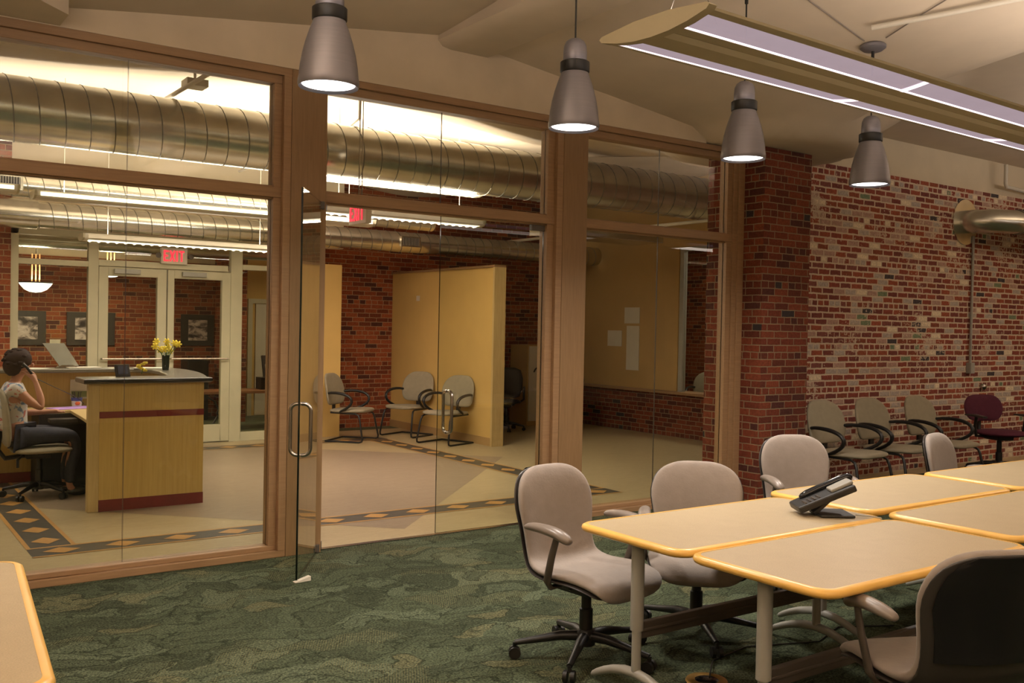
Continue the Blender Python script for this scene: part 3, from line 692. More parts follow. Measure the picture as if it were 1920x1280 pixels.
MB().box(-0.0, 0.26, -0.015, 0.015, 0.2, 0.55, mat=Matrix.Rotation(-0.3, 4, 'X')).build('card', 'dark', t, smooth=0)
MB().box(0.04, 0.22, -0.02, -0.012, 0.25, 0.4, mat=Matrix.Rotation(-0.3, 4, 'X')).build('picture', 'whitepaint', t, smooth=0)
tag(MB().box(4.75, 5.1, 9.4, 9.8, 0, 1.0).build('dark_cabinet', 'black', smooth=0, bevel=0.02), 'black cabinet against brick beyond the right storefront door', 'cabinet')

# ================================================================== RECEPTION DESK
t = thing('reception_desk', 'curved reception desk with yellow veneer, maroon stripes and dark counter', 'desk', (0, 0, 0))
TH = 1.14
mb = MB(); mb.box(1.86, 2.746, 2.20, 2.26, 0.10, TH-0.045); mb.build('front_panel', 'desk', t, smooth=0)
mb = MB(); mb.box(1.77, 1.86, 2.20, 2.27, 0, TH-0.045); mb.build('end_post', 'desk_edge', t, smooth=0, bevel=0.004)
mb = MB(); mb.box(1.86, 2.748, 2.193, 2.262, 0.0, 0.10); mb.build('base_stripe', 'maroon', t, smooth=0)
mb = MB(); mb.box(1.86, 2.747, 2.194, 2.2, 0.80, 0.855); mb.build('accent_stripe', 'maroon', t, smooth=0)
def curve_pts(off):
    P = []
    for k in range(6): y = 2.235+k*0.273; P.append((2.74+0.22*math.sin(k/5*PI/2)-off*1.0, y))
    for k in range(1, 9):
        a = k/8*PI/2; P.append((2.96-off-(0.45-off*0.5)*(1-math.cos(a)), 3.6+(0.62-off)*math.sin(a)))
    P.append((1.9, 4.22-off)); P.append((0.7, 4.22-off))
    return P
outer, inner = curve_pts(0.0), curve_pts(0.06)
mb = MB(); mb.loft([[Vector((a[0], a[1], 0.1)), Vector((a[0], a[1], TH-0.045)), Vector((b_[0], b_[1], TH-0.045)), Vector((b_[0], b_[1], 0.1))] for a, b_ in zip(outer, inner)]); mb.build('curved_wall', 'desk', t, smooth=50)
mb = MB(); o2, i2 = curve_pts(-0.006), curve_pts(0.066); mb.loft([[Vector((a[0], a[1], 0.0)), Vector((a[0], a[1], 0.1)), Vector((b_[0], b_[1], 0.1)), Vector((b_[0], b_[1], 0))] for a, b_ in zip(o2, i2)]); mb.build('base_stripe', 'maroon', t, smooth=50)
o3, i3 = curve_pts(-0.05), curve_pts(0.30)
mb = MB(); mb.loft([[Vector((a[0], a[1], TH-0.04)), Vector((a[0], a[1], TH)), Vector((b_[0], b_[1], TH)), Vector((b_[0], b_[1], TH-0.04))] for a, b_ in zip(o3, i3)])
mb.build('counter_top', ['counter'], t, smooth=50, bevel=0.01)
mb = MB(); mb.box(1.72, 2.80, 2.14, 2.50, TH-0.045, TH+0.001); mb.build('counter_top', ['counter'], t, smooth=0, bevel=0.012)
mb = MB(); mb.tube([(1.72, 2.14, TH-0.02), (2.80, 2.14, TH-0.02)], 0.018, 10); mb.build('counter_edge', 'black_gloss', t)
mb = MB(); mb.prism([(1.82, 2.3), (2.6, 2.3), (2.62, 3.5), (2.3, 4.1), (0.9, 4.1), (0.9, 3.75), (1.9, 3.65), (1.86, 2.9)], 0.72, 0.75); mb.build('work_surface', 'desk_edge', t, smooth=0, bevel=0.004)
mb = MB(); mb.box(1.62, 2.55, 3.62, 4.05, 0.0, 0.72); mb.build('pedestal', 'black', t, smooth=0)
# things on the desk
V = thing('daffodil_vase', 'dark vase of yellow daffodils on the reception counter', 'vase', (2.30, 3.35, TH+0.001))
V.location = (2.75, 3.45, TH+0.002)
MB().lathe([(0.001, 0), (0.032, 0), (0.036, 0.06), (0.038, 0.15), (0.034, 0.152), (0.03, 0.02), (0.001, 0.02)], seg=16).build('vase_body', simple('dark_green_glass', (0.01, 0.02, 0.012), 0.1), V)
ye = simple('daffodil_yellow', (0.75, 0.6, 0.06), 0.6)
random.seed(3)
for k in range(9):
    a = k*0.7; ex = (-0.11+0.027*k, 0.05*math.sin(a*2), 0.24+0.05*math.sin(k*1.9))
    MB().tube([(0, 0, 0.03), (ex[0]*0.4, ex[1]*0.4, 0.17), ex], 0.004, 6).build('stem', simple('stem_green', (0.08, 0.16, 0.04), 0.6) if k == 0 else 'stem_green' if False else bpy.data.materials['stem_green'], V)
    mb = MB()
    for p in range(6):
        q = p*PI/3; c = Vector(ex)+Vector((math.cos(q)*0.022, -0.01, math.sin(q)*0.022))
        mb.ell(c, (0.016, 0.006, 0.012), 8, mat=Matrix.Rotation(-q, 4, 'Y'))
    mb.tube([ex, (ex[0], ex[1]-0.03, ex[2]-0.004)], [0.008, 0.015], 8)
    mb.build('flower', ye, V)
F2 = thing('daffodil', 'loose daffodil lying low beside the small dark screen on the counter', 'flower', (2.34, 2.75, TH+0.002))
mb = MB()
for k in range(7): mb.ell((0.03*math.cos(k), 0.02*math.sin(k*2), 0.035+0.012*k), (0.024, 0.012, 0.014), 8)
mb.build('petals', ye, F2); MB().tube([(0, 0, 0.0), (0.01, 0, 0.05)], 0.004, 6).build('stem', bpy.data.materials['stem_green'], F2)
t = thing('desk_clock', 'small dark screen propped on the front of the reception counter', 'display', (2.10, 2.42, TH+0.002), 0.2)
R1 = Matrix.Rotation(-0.35, 4, 'X')
MB().box(-0.065, 0.065, -0.008, 0.008, 0.0, 0.11, mat=R1).build('case', 'black', t, smooth=0, bevel=0.003)
MB().box(-0.045, 0.045, -0.011, -0.008, 0.02, 0.095, mat=R1).build('screen', simple('blue_grey_screen', (0.06, 0.07, 0.12), 0.2), t, smooth=0)
t = thing('sign_holder', 'pale angled display stand on the back of the reception counter', 'display stand', (1.82, 4.10, TH+0.002), 0.0)
MB().loft([[Vector((x, y, z)) for x, z in ((-0.10, 0.25), (0.10, 0.25), (0.24, 0.02), (0.06, 0.02))] for y in (-0.01, 0.01)]).build('panel', simple('grey_screen_back', (0.3, 0.29, 0.24), 0.4), t, smooth=0)
MB().loft([[Vector((x, y, z)) for x, z in ((0.02, 0.0), (0.24, 0.0), (0.18, 0.03), (0.08, 0.03))] for y in (-0.03, 0.06)]).build('foot', 'chrome', t, smooth=0)
for i, (x, y, a, mname, lb) in enumerate(((2.15, 4.12, 0.1, 'whitepaint', 'white papers on the back counter behind the person'), (2.62, 3.95, -0.4, 'whitepaint', 'white papers on the counter near the vase'))):
    tag(MB().box(-0.16, 0.16, -0.1, 0.1, 0, 0.008).build('paper_stack', mname, smooth=0), lb, 'papers'); o = bpy.context.scene.objects[-1] if False else None
for o, (x, y, a) in zip([q for q in COL.objects if q.name.startswith('paper_stack')], ((2.1, 4.10, 0.05), (2.72, 3.85, -0.5))):
    o.location = (x, y, TH+0.002); o.rotation_euler = (0, 0, a)
o = tag(MB().box(-0.2, 0.2, -0.12, 0.12, 0, 0.006).build('purple_folder', simple('purple_paper', (0.42, 0.25, 0.6), 0.7), smooth=0), 'purple folder lying on the work surface behind the desk end', 'folder'); o.location = (1.95, 3.85, 0.752); o.rotation_euler = (0, 0, 0.3)
o = tag(MB().box(-0.16, 0.16, -0.1, 0.1, 0, 0.006).build('paper_sheet', 'whitepaint', smooth=0), 'white sheet beside the purple folder on the work surface', 'paper'); o.location = (2.30, 3.72, 0.752); o.rotation_euler = (0, 0, -0.2)
t = thing('pencil_cup', 'striped cup of pens on the work surface by the back panel', 'cup', (2.03, 4.02, 0.752))
MB().lathe([(0.001, 0), (0.045, 0), (0.052, 0.09), (0.048, 0.09), (0.04, 0.01), (0.001, 0.01)], seg=16).build('cup_body', 'whitepaint', t)
MB().lathe([(0.0527, 0.06), (0.0545, 0.093)], seg=16).build('cup_band', simple('cup_blue', (0.06, 0.07, 0.2), 0.5), t)
MB().ell((0, -0.046, 0.035), (0.026, 0.008, 0.02), 12).build('cup_motif', simple('cup_orange', (0.6, 0.12, 0.02), 0.5), t)
mb = MB()
for k in range(7): mb.cyl((0.02*math.cos(k), 0.02*math.sin(k), 0.02), (0.04*math.cos(k), 0.04*math.sin(k), 0.15), 0.004, 6)
mb.build('pens', 'dark', t)
t = thing('pinned_picture', 'pale landscape picture pinned inside the reception desk', 'picture', (2.12, 4.145, 0.82))
MB().box(-0.13, 0.13, -0.004, 0.0, 0, 0.2).build('sheet', 'whitepaint', t, smooth=0)
MB().box(-0.12, 0.12, -0.006, -0.004, 0.02, 0.08).build('green_field', simple('pale_green_print', (0.25, 0.3, 0.12), 0.7), t, smooth=0)
t = tag(MB().box(-0.12, 0.12, -0.07, 0.07, 0, 0.035).build('keyboard', 'dark', smooth=0, bevel=0.005), 'dark keyboard tray at the person’s lap under the work surface', 'keyboard'); t.location = (1.78, 3.35, 0.665)

# ================================================================== CHAIRS
def superring(cx_, w_, th, y, z, nvec, n=20, dish=0.0):
    """cross-section across x; nvec = outward (back) direction in yz"""
    pts = []
    for k in range(n):
        a = 2*PI*k/n; c, s = math.cos(a), math.sin(a)
        X = w_*math.copysign(abs(c)**0.6, c); T = th*math.copysign(abs(s)**0.7, s)
        d = dish*((X/w_)**2 if w_ > 0.01 else 0)
        pts.append(Vector((cx_+X, y-nvec[0]*(T)-nvec[0]*-1*0+(-nvec[0])*(-d)*-1*0 + d*(-nvec[0])*-1, z-nvec[1]*T + d*nvec[1]*-1*-1*-1)))
    return pts
def shell_rings(prof, off, grow, th):
    R = []
    n = len(prof)
    for i, (y, z, w_, dish) in enumerate(prof):
        a = prof[max(i-1, 0)]; b_ = prof[min(i+1, n-1)]
        t = Vector((b_[0]-a[0], b_[1]-a[1])).normalized()      # along profile (y,z)
        nn = Vector((-t.y, t.x))                                # front/up side for a profile running front->back->up
        # front normal: for seat (t = -y) nn = (0,-1) -> flip
        nn = -nn
        ring = []
        for k in range(20):
            ang_ = 2*PI*k/20; c, s = math.cos(ang_), math.sin(ang_)
            ww_ = w_+grow
            X = ww_*math.copysign(abs(c)**0.55, c); T = th[i]*math.copysign(abs(s)**0.7, s)
            d = dish*(X/ww_)**2
            p = Vector((y, z))+nn*(T+off+d)
            ring.append(Vector((X, p.x, p.y)))
        R.append(ring)
    return R
# profile (y forward = -y direction is BACK): chair faces +y locally
EQ = [(0.268, 0.362, 0.12, 0), (0.285, 0.385, 0.185, 0.0), (0.272, 0.414, 0.225, 0.0), (0.215, 0.436, 0.242, 0.003), (0.11, 0.442, 0.25, 0.008), (0.0, 0.426, 0.25, 0.014), (-0.10, 0.418, 0.242, 0.022), (-0.175, 0.43, 0.23, 0.035),
      (-0.228, 0.475, 0.218, 0.05), (-0.252, 0.55, 0.218, 0.05), (-0.258, 0.64, 0.225, 0.045), (-0.268, 0.735, 0.246, 0.04), (-0.279, 0.80, 0.238, 0.035), (-0.292, 0.857, 0.216, 0.028), (-0.302, 0.897, 0.178, 0.018), (-0.309, 0.921, 0.125, 0.008), (-0.313, 0.932, 0.07, 0.0)]
def fit_th(base, n, ends): return [base*e for e in ends]
def swivel_base(t, r=0.335, zt=0.40, m='black', phase=0.576):
    MB().lathe([(0.001, 0.07), (0.045, 0.07), (0.05, 0.10), (0.045, 0.135), (0.032, 0.15), (0.032, 0.25), (0.024, 0.255), (0.024, zt), (0.001, zt)], seg=20).build('gas_lift', m, t)
    mb = MB(); mb.box(-0.09, 0.09, -0.12, 0.10, zt-0.05, zt); mb.box(-0.14, 0.14, -0.03, 0.03, zt-0.02, zt+0.015); mb.build('seat_mechanism', m, t, smooth=0, bevel=0.012)
    for k in range(5):
        a = phase+k*2*PI/5; ca, sa = math.cos(a), math.sin(a)
        pts = [(0.03*ca, 0.03*sa, 0.115), (0.12*ca, 0.12*sa, 0.115), (r*0.75*ca, r*0.75*sa, 0.092), (r*ca, r*sa, 0.078)]
        lg = MB().tube(pts, [0.026, 0.024, 0.017, 0.014], 10, up=(0, 0, 1)).build('leg', m, t)
        mb = MB(); c = Vector((r*ca, r*sa, 0.03)); sd = Vector((-sa, ca, 0))
        for q in (-1, 1): mb.cyl(c+sd*0.008*q, c+sd*0.026*q, 0.0285, 14)
        mb.cyl(c+Vector((0, 0, 0.02)), c+Vector((0, 0, 0.05)), 0.01, 8); mb.build('caster', 'black', lg)
def equa_chair(label):
    t = thing('task_chair', label, 'chair', group='taupe task chairs round the conference tables')
    n = len(EQ)
    ends = [0.35, 0.7, 0.9]+[1]*(n-6)+[0.9, 0.7, 0.35]
    mb = MB(); mb.loft(shell_rings(EQ, 0.014, 0.0, [0.029*e for e in ends])); mb.build('upholstery', 'fabric', t, smooth=180, sub=1)
    mb = MB(); mb.loft(shell_rings(EQ, -0.014, 0.006, [0.011*e for e in ends])); mb.build('outer_shell', 'shell', t, smooth=180, sub=1)
    # raised lumbar panel on the outer shell, lower opening
    pr = [q for q in EQ if q[1] > 0.5][:-1]
    rg = []
    for (y, z, w_, d_) in pr:
        ww_ = w_*0.88; rg.append([Vector((x*ww_, y-0.028-0.006*s+0.04*0+ (d_*(x*0.88)**2), z)) for x, s in ((-1, 0), (-0.9, 1), (-0.5, 1.4), (0, 1.5), (0.5, 1.4), (0.9, 1), (1, 0))])
    mb = MB(); mb.loft(rg, closed=False); mb.build('back_panel', 'black_gloss', t, smooth=180)
    for s in (-1, 1):
        # strut from under the seat out and up to the pad
        MB().tube([(s*0.12, 0.0, 0.40), (s*0.235, 0.0, 0.395), (s*0.262, 0.005, 0.43), (s*0.272, 0.045, 0.56), (s*0.272, 0.075, 0.655)], [0.018, 0.019, 0.021, 0.019, 0.017], 10, flat=0.65).build('arm_strut', 'brownplastic', t)
        MB().tube([(s*0.262, -0.15, 0.668), (s*0.268, -0.10, 0.680), (s*0.272, 0.0, 0.683), (s*0.270, 0.08, 0.675), (s*0.262, 0.135, 0.650), (s*0.257, 0.155, 0.638)], [0.018, 0.03, 0.034, 0.036, 0.034, 0.014], 12, flat=0.75).build('armrest', 'armpad', t, smooth=180, sub=1)
    swivel_base(t, 0.335, 0.385)
    return t
E1 = equa_chair('taupe task chair pulled out at the near left end of the tables')
# heading angle h: direction the chair faces (world); local +y -> rz = h - 90deg
def place(o, x, y, hdg): o.location = (x, y, 0); o.rotation_euler = (0, 0, math.radians(hdg-90))
place(E1, 3.085, -2.82, -84); E1.scale = (1.07, 1.04, 1)
GR = 'taupe task chairs round the conference tables'
e2 = dup(E1, (3.82, -2.865, 0), math.radians(-134-90), 'taupe task chair half hidden behind the first table, in front of the glazing', GR)
e3 = dup(E1, (5.22, -2.52, 0), math.radians(-116-90), 'taupe task chair behind the desk phone, in front of the brick column', GR)
e4 = dup(E1, (6.72, -2.79, 0), math.radians(-80-90), 'taupe task chair turned sideways in front of the sage wall chairs', GR)
dup(E1, (3.31, -4.56, 0), math.radians(66-90), 'taupe task chair seen from behind at the bottom right corner', GR)

e2.scale = (1.06, 1.04, 0.965); e3.scale = (1.02, 1.0, 1.015); e4.scale = (1, 1, 0.985)
def guest_chair(label, group):
    t = thing('guest_chair', label, 'chair', group=group)
    # seat cushion (faces +y)
    rings = []
    for (y, w_, th, z) in [(0.27, 0.14, 0.012, 0.43), (0.262, 0.2, 0.028, 0.435), (0.2, 0.245, 0.036, 0.44), (0.0, 0.25, 0.034, 0.43), (-0.15, 0.235, 0.03, 0.425), (-0.22, 0.2, 0.022, 0.43), (-0.235, 0.15, 0.01, 0.432)]:
        rings.append([Vector((w_*math.copysign(abs(math.cos(a))**0.6, math.cos(a)), y, z+th*math.copysign(abs(math.sin(a))**0.7, math.sin(a)))) for a in [2*PI*k/20 for k in range(20)]])
    mb = MB(); mb.loft(rings); mb.build('seat', 'fabric_g', t, smooth=180, sub=1)
    rings = []
    for (z, w_, th, y) in [(0.50, 0.14, 0.012, -0.245), (0.505, 0.2, 0.026, -0.245), (0.55, 0.25, 0.03, -0.247), (0.66, 0.272, 0.032, -0.258), (0.78, 0.265, 0.03, -0.28), (0.87, 0.23, 0.028, -0.302), (0.925, 0.16, 0.024, -0.318), (0.945, 0.1, 0.012, -0.325)]:
        rings.append([Vector((w_*math.copysign(abs(math.cos(a))**0.65, math.cos(a)), y+th*math.copysign(abs(math.sin(a))**0.7, math.sin(a))+0.03*(math.cos(a)*w_/0.24)**2, z)) for a in [2*PI*k/20 for k in range(20)]])
    mb = MB(); mb.loft(rings); mb.build('backrest', 'fabric_g', t, smooth=180, sub=1)
    mb = MB(); mb.box(-0.03, 0.03, -0.265, -0.24, 0.40, 0.60); mb.build('back_bracket', 'black', t, smooth=0, bevel=0.004)
    for s in (-1, 1):
        # looped arm
        mb = MB(); mb.tube([(s*0.215, -0.27, 0.66), (s*0.27, -0.17, 0.69), (s*0.285, -0.02, 0.685), (s*0.285, 0.09, 0.655), (s*0.28, 0.145, 0.60), (s*0.275, 0.13, 0.53), (s*0.26, 0.06, 0.475), (s*0.24, -0.04, 0.43), (s*0.20, -0.08, 0.405)], [0.016, 0.02, 0.022, 0.022, 0.021, 0.02, 0.019, 0.018, 0.016], 10)
        mb.build('armrest', 'black', t, smooth=180, sub=1)
        # cantilever sled
        mb = MB(); mb.tube([(s*0.20, -0.20, 0.405), (s*0.225, 0.17, 0.40), (s*0.235, 0.215, 0.38), (s*0.24, 0.235, 0.33), (s*0.26, 0.285, 0.06), (s*0.26, 0.28, 0.025), (s*0.26, 0.24, 0.0125), (s*0.26, -0.24, 0.0125)], 0.0125, 10)
        mb.build('leg', 'black', t)
    MB().tube([(-0.26, -0.24, 0.0125), (0.26, -0.24, 0.0125)], 0.0124, 10).build('rear_bar', 'black', t)
    return t
GW = 'sage guest chairs against the mottled brick wall'; GL = 'sage guest chairs in the lobby'
gc = guest_chair('sage guest chair against the brick wall, half hidden by the brick column', GW)
place(gc, 8.46, -0.52, -88)
gc.scale = (1.2, 1.16, 1)
dup(gc, (9.30, -0.50, 0), math.radians(-88-90), 'sage guest chair against the brick wall, middle of the three', GW)
dup(gc, (10.22, -0.50, 0), math.radians(-88-90), 'sage guest chair against the brick wall, next to the plum chair', GW)
dup(gc, (5.98, 5.86, 0), math.radians(-50-90), 'sage guest chair alone in front of the yellow wall stub', GL)
dup(gc, (7.0, 6.05, 0), math.radians(-155-90), 'sage guest chair against the yellow partition, farther of the two', GL)
dup(gc, (7.02, 4.98, 0), math.radians(-160-90), 'sage guest chair against the yellow partition, nearer of the two', GL)
for o in COL.objects:
    if o.get('group') == GL: o.scale = (1.08, 1.05, 1)
dup(gc, (12.0, 4.75, 0), math.radians(-150-90), 'grey chair beyond the interior window in the far room')['group'] = 'chair beyond the window'
coat = thing('hanging_coat', 'dark coat on a stand seen through the interior window', 'coat', (11.35, 4.0, 0))
MB().loft([[Vector((r_*math.cos(a_), r_*0.6*math.sin(a_), z_)) for a_ in [2*PI*k_/14 for k_ in range(14)]] for z_, r_ in ((0.62, 0.17), (0.8, 0.165), (1.05, 0.13), (1.25, 0.09), (1.33, 0.04))]).build('coat_body', 'black', coat)
MB().cyl((0, 0, 0.0), (0, 0, 1.4), 0.015, 10).build('stand_pole', 'dark', coat)
MB().cyl((0, 0, 0.0), (0, 0, 0.03), 0.18, 20).build('stand_base', 'dark', coat)
# plum task chair
t = thing('plum_chair', 'plum task chair with black arms by the mottled brick wall', 'chair')
mb = MB(); rings = []
for (z, w_, th, y) in [(0.60, 0.1, 0.01, -0.25), (0.61, 0.17, 0.03, -0.25), (0.68, 0.225, 0.035, -0.255), (0.77, 0.24, 0.035, -0.265), (0.85, 0.22, 0.033, -0.28), (0.905, 0.17, 0.03, -0.29), (0.925, 0.1, 0.012, -0.295)]:
    rings.append([Vector((w_*math.cos(a), y+th*math.sin(a)+0.03*math.cos(a)**2, z)) for a in [2*PI*k/20 for k in range(20)]])
mb.loft(rings); mb.build('backrest', 'purple', t, smooth=180, sub=1)
mb = MB(); mb.ell((0, 0.02, 0.485), (0.25, 0.25, 0.045), 24); mb.build('seat', 'purple', t, smooth=180)
MB().tube([(0, -0.1, 0.44), (0, -0.26, 0.43), (0, -0.30, 0.5), (0, -0.29, 0.72)], 0.02, 8).build('back_bracket', 'black', t)
for s in (-1, 1):
    MB().tube([(s*0.15, 0, 0.44), (s*0.27, 0, 0.45), (s*0.29, 0, 0.55), (s*0.29, 0.02, 0.68)], 0.016, 8).build('arm_strut', 'black', t)
    MB().tube([(s*0.29, -0.13, 0.69), (s*0.29, 0.0, 0.695), (s*0.285, 0.14, 0.685)], [0.02, 0.036, 0.03], 10, flat=0.5).build('armrest', 'dark', t)
swivel_base(t, 0.29, 0.45)
place(t, 11.5, -0.46, -112); t.scale = (1.2, 1.2, 1)
# dark chairs in the dim room
for i, (x, y, h_, lb) in enumerate(((9.4, 5.4, 200, 'dark task chair in shadow behind the right oak post'), (8.75, 6.0, 230, 'dark chair in shadow beside the tall cabinet'))):
    if i == 0:
        dk = thing('dark_chair', lb, 'chair', group='dark chairs in the dim corner')
        mb = MB(); rings = []
        for (z, w_, th, yy) in [(0.50, 0.12, 0.01, -0.25), (0.52, 0.19, 0.03, -0.25), (0.65, 0.235, 0.035, -0.26), (0.82, 0.24, 0.035, -0.28), (0.95, 0.2, 0.033, -0.30), (0.99, 0.1, 0.012, -0.31)]:
            rings.append([Vector((w_*math.cos(a), yy+th*math.sin(a), z)) for a in [2*PI*k/16 for k in range(16)]])
        mb.loft(rings); mb.build('backrest', 'black', dk, smooth=180)
        mb = MB(); mb.ell((0, 0, 0.46), (0.24, 0.24, 0.045), 20); mb.build('seat', 'black', dk, smooth=180)
        for s in (-1, 1): MB().tube([(s*0.2, -0.05, 0.44), (s*0.28, 0, 0.5), (s*0.28, 0.02, 0.66), (s*0.27, -0.16, 0.68)], 0.018, 8).build('armrest', 'black', dk)
        swivel_base(dk, 0.29, 0.42); place(dk, x, y, h_)
    else: dup(dk, (x, y, 0), math.radians(h_-90), lb, 'dark chairs in the dim corner')
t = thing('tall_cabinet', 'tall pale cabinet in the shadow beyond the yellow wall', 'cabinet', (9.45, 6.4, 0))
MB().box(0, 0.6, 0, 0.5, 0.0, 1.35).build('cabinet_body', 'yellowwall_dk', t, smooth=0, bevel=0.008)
MB().box(0.02, 0.58, -0.02, 0.0, 0.08, 1.33).build('door', 'whitepaint', t, smooth=0)
MB().tube([(0.12, -0.02, 0.9), (0.12, -0.06, 0.95), (0.2, -0.06, 1.0)], 0.012, 8).build('handle', 'black', t)
for i, (y0, y1, z0, z1, lb) in enumerate(((5.4, 5.75, 1.36, 1.62, 'pale paper on the ochre wall, left of the three'), (4.98, 5.28, 0.98, 1.70, 'tall pale paper on the ochre wall'), (4.98, 5.34, 1.74, 2.0, 'pale paper on the ochre wall, topmost'))):
    tag(MB().box(10.63, 10.638, y0, y1, z0, z1).build('wall_paper_sheet', 'whitepaint', smooth=0), lb, 'paper', 'papers on the ochre wall')

# ================================================================== CONFERENCE TABLES
def rrect(x0, x1, y0, y1, r, n=6):
    P = []
    for cx_, cy_, a0 in ((x1-r, y1-r, 0), (x0+r, y1-r, PI/2), (x0+r, y0+r, PI), (x1-r, y0+r, 1.5*PI)):
        for k in range(n+1): a = a0+PI/2*k/n; P.append((cx_+r*math.cos(a), cy_+r*math.sin(a)))
    return P
def conf_table(L, W, label, legs=True):
    t = thing('conference_table', label, 'table', group='yellow edged conference tables')
    H_, e = 0.737, 0.032
    A = rrect(e, L-e, e, W-e, 0.06)
    mb = MB(); mb.loft([[Vector((x, y, H_-0.03)) for x, y in A], [Vector((x, y, H_)) for x, y in A]]); mb.build('tabletop', 'top', t, smooth=30)
    # bullnose: sweep around outline
    base = rrect(0, L, 0, W, 0.092, 8); inn = rrect(e, L-e, e, W-e, 0.06, 8)
    rings = []
    for (bx_, by_), (ix, iy) in zip(base, inn):
        o = Vector((bx_, by_, 0)); i_ = Vector((ix, iy, 0)); d = (o-i_)
        ring = [i_+Vector((0, 0, H_-0.036)), i_+d*0.45+Vector((0, 0, H_-0.0345)), i_+d*0.85+Vector((0, 0, H_-0.028)), o+Vector((0, 0, H_-0.017)), i_+d*0.88+Vector((0, 0, H_-0.006)), i_+d*0.5+Vector((0, 0, H_+0.0005)), i_+Vector((0, 0, H_+0.001))]
        rings.append(ring)
    mb = MB(); mb.loft(rings, loop=True); mb.build('edge_band', 'yellow', t, smooth=50)
    for xx in (0.09, L-0.09):
        yc = W/2
        mb = MB(); mb.cyl((xx, yc, 0.31), (xx, yc, 0.705), 0.030, 20); lg = mb.build('leg', 'leg', t)
        MB().cyl((xx, yc, 0.12), (xx, yc, 0.32), 0.0215, 20).build('inner_tube', 'leg', lg)
        mb = MB(); mb.tube([(xx, yc-W*0.43, 0.018), (xx, yc-W*0.40, 0.035), (xx, yc-W*0.22, 0.095), (xx, yc, 0.125), (xx, yc+W*0.22, 0.095), (xx, yc+W*0.40, 0.035), (xx, yc+W*0.43, 0.018)], [0.012, 0.018, 0.022, 0.026, 0.022, 0.018, 0.012], 10); mb.build('foot', 'leg', t, smooth=180, sub=1)
        mb = MB(); mb.box(xx-0.03, xx+0.03, yc-W*0.36, yc+W*0.36, 0.69, 0.706); mb.build('top_bracket', 'dark', t, smooth=0)
    mb = MB(); mb.box(0.09, L-0.09, W/2-0.015, W/2+0.015, 0.27, 0.345); mb.box(0.09, L-0.09, W/2-0.02, W/2+0.02, 0.30, 0.315); mb.build('stretcher', 'brownplastic', t, smooth=0, bevel=0.004)
    return t
T = conf_table(1.45, 0.70, 'conference table at the left end of the far row, with the desk phone')
T.location = (2.845, -3.70, 0)
GT = 'yellow edged conference tables'
def tb(x, y, rz, lb): dup(T, (x, y, 0), rz, lb, GT)
tb(2.850, -4.412, 0.006, 'conference table at the front left, its rounded corner nearest the viewer')
tb(4.355, -3.56, 0.0, 'conference table in the far row behind the phone')
tb(4.385, -4.30, 0.01, 'conference table right of the front one, before the phone')
tb(5.87, -3.58, 0.0, 'conference table at the far right behind the side-turned chair')
tb(5.93, -4.32, 0.0, 'conference table at the right edge behind the nearest chair')
# single table at the lower left
T2 = dup(T, (-0.105, -2.41, 0), math.radians(-95.0), 'separate yellow edged table cut off at the lower left corner', GT)

# desk phone
t = thing('desk_phone', 'black desk phone tilted on its stand on the conference table', 'telephone', (4.06, -3.47, 0.7395), math.radians(-35))
# local: +x = to the image right; body rises to the right
S = Matrix.Translation((0, 0, 0))
mb = MB(); mb.prism([(-0.03, -0.10), (0.14, -0.10), (0.14, 0.09), (-0.03, 0.09)], 0.0, 0.012); mb.build('stand', 'black', t, smooth=0, bevel=0.004)
def slab(p0, p1, w0, w1, th, y0=0):
    a, b_ = Vector(p0), Vector(p1); d = (b_-a).normalized(); n = Vector((-d.z, 0, d.x))
    return [[a+Vector((0, -w0, 0)), a+Vector((0, w0, 0)), a+Vector((0, w0, 0))+n*th, a+Vector((0, -w0, 0))+n*th], [b_+Vector((0, -w1, 0)), b_+Vector((0, w1, 0)), b_+Vector((0, w1, 0))+n*th, b_+Vector((0, -w1, 0))+n*th]]
mb = MB(); mb.loft(slab((-0.125, 0, 0.012), (0.145, 0, 0.135), 0.085, 0.11, 0.035)); mb.build('phone_body', 'black', t, smooth=0, bevel=0.008)
mb = MB(); mb.loft(slab((-0.04, 0, 0.0), (0.05, 0, 0.085), 0.05, 0.05, 0.02)); mb.build('support_wedge', 'black', t, smooth=0, bevel=0.004)
mb = MB(); mb.tube([(-0.09, 0.055, 0.062), (-0.07, 0.055, 0.085), (0.05, 0.055, 0.14), (0.15, 0.055, 0.185), (0.175, 0.055, 0.175)], [0.018, 0.024, 0.018, 0.026, 0.02], 12); mb.build('handset', 'black_gloss', t, smooth=180, sub=1)
mb = MB(); mb.loft(slab((0.03, -0.035, 0.118), (0.135, -0.035, 0.168), 0.04, 0.045, 0.018)); dsp = mb.build('display_hood', 'leg', t, smooth=0, bevel=0.006)
mb = MB()
for i in range(4):
    for j in range(3):
        c = Vector((-0.095+i*0.022, -0.065+j*0.022, 0.056+i*0.0100)); mb.box(c.x-0.007, c.x+0.007, c.y-0.007, c.y+0.007, c.z+0.005, c.z+0.012)
mb.build('keypad', 'brownplastic', t, smooth=0)
tag(MB().tube([(4.16, -3.60, 0.747), (4.20, -3.66, 0.746), (4.225, -3.70, 0.742), (4.23, -3.712, 0.70)], 0.004, 8).build('phone_cord', 'leg'), 'thin grey phone cord running off the back of the table gap', 'cord')
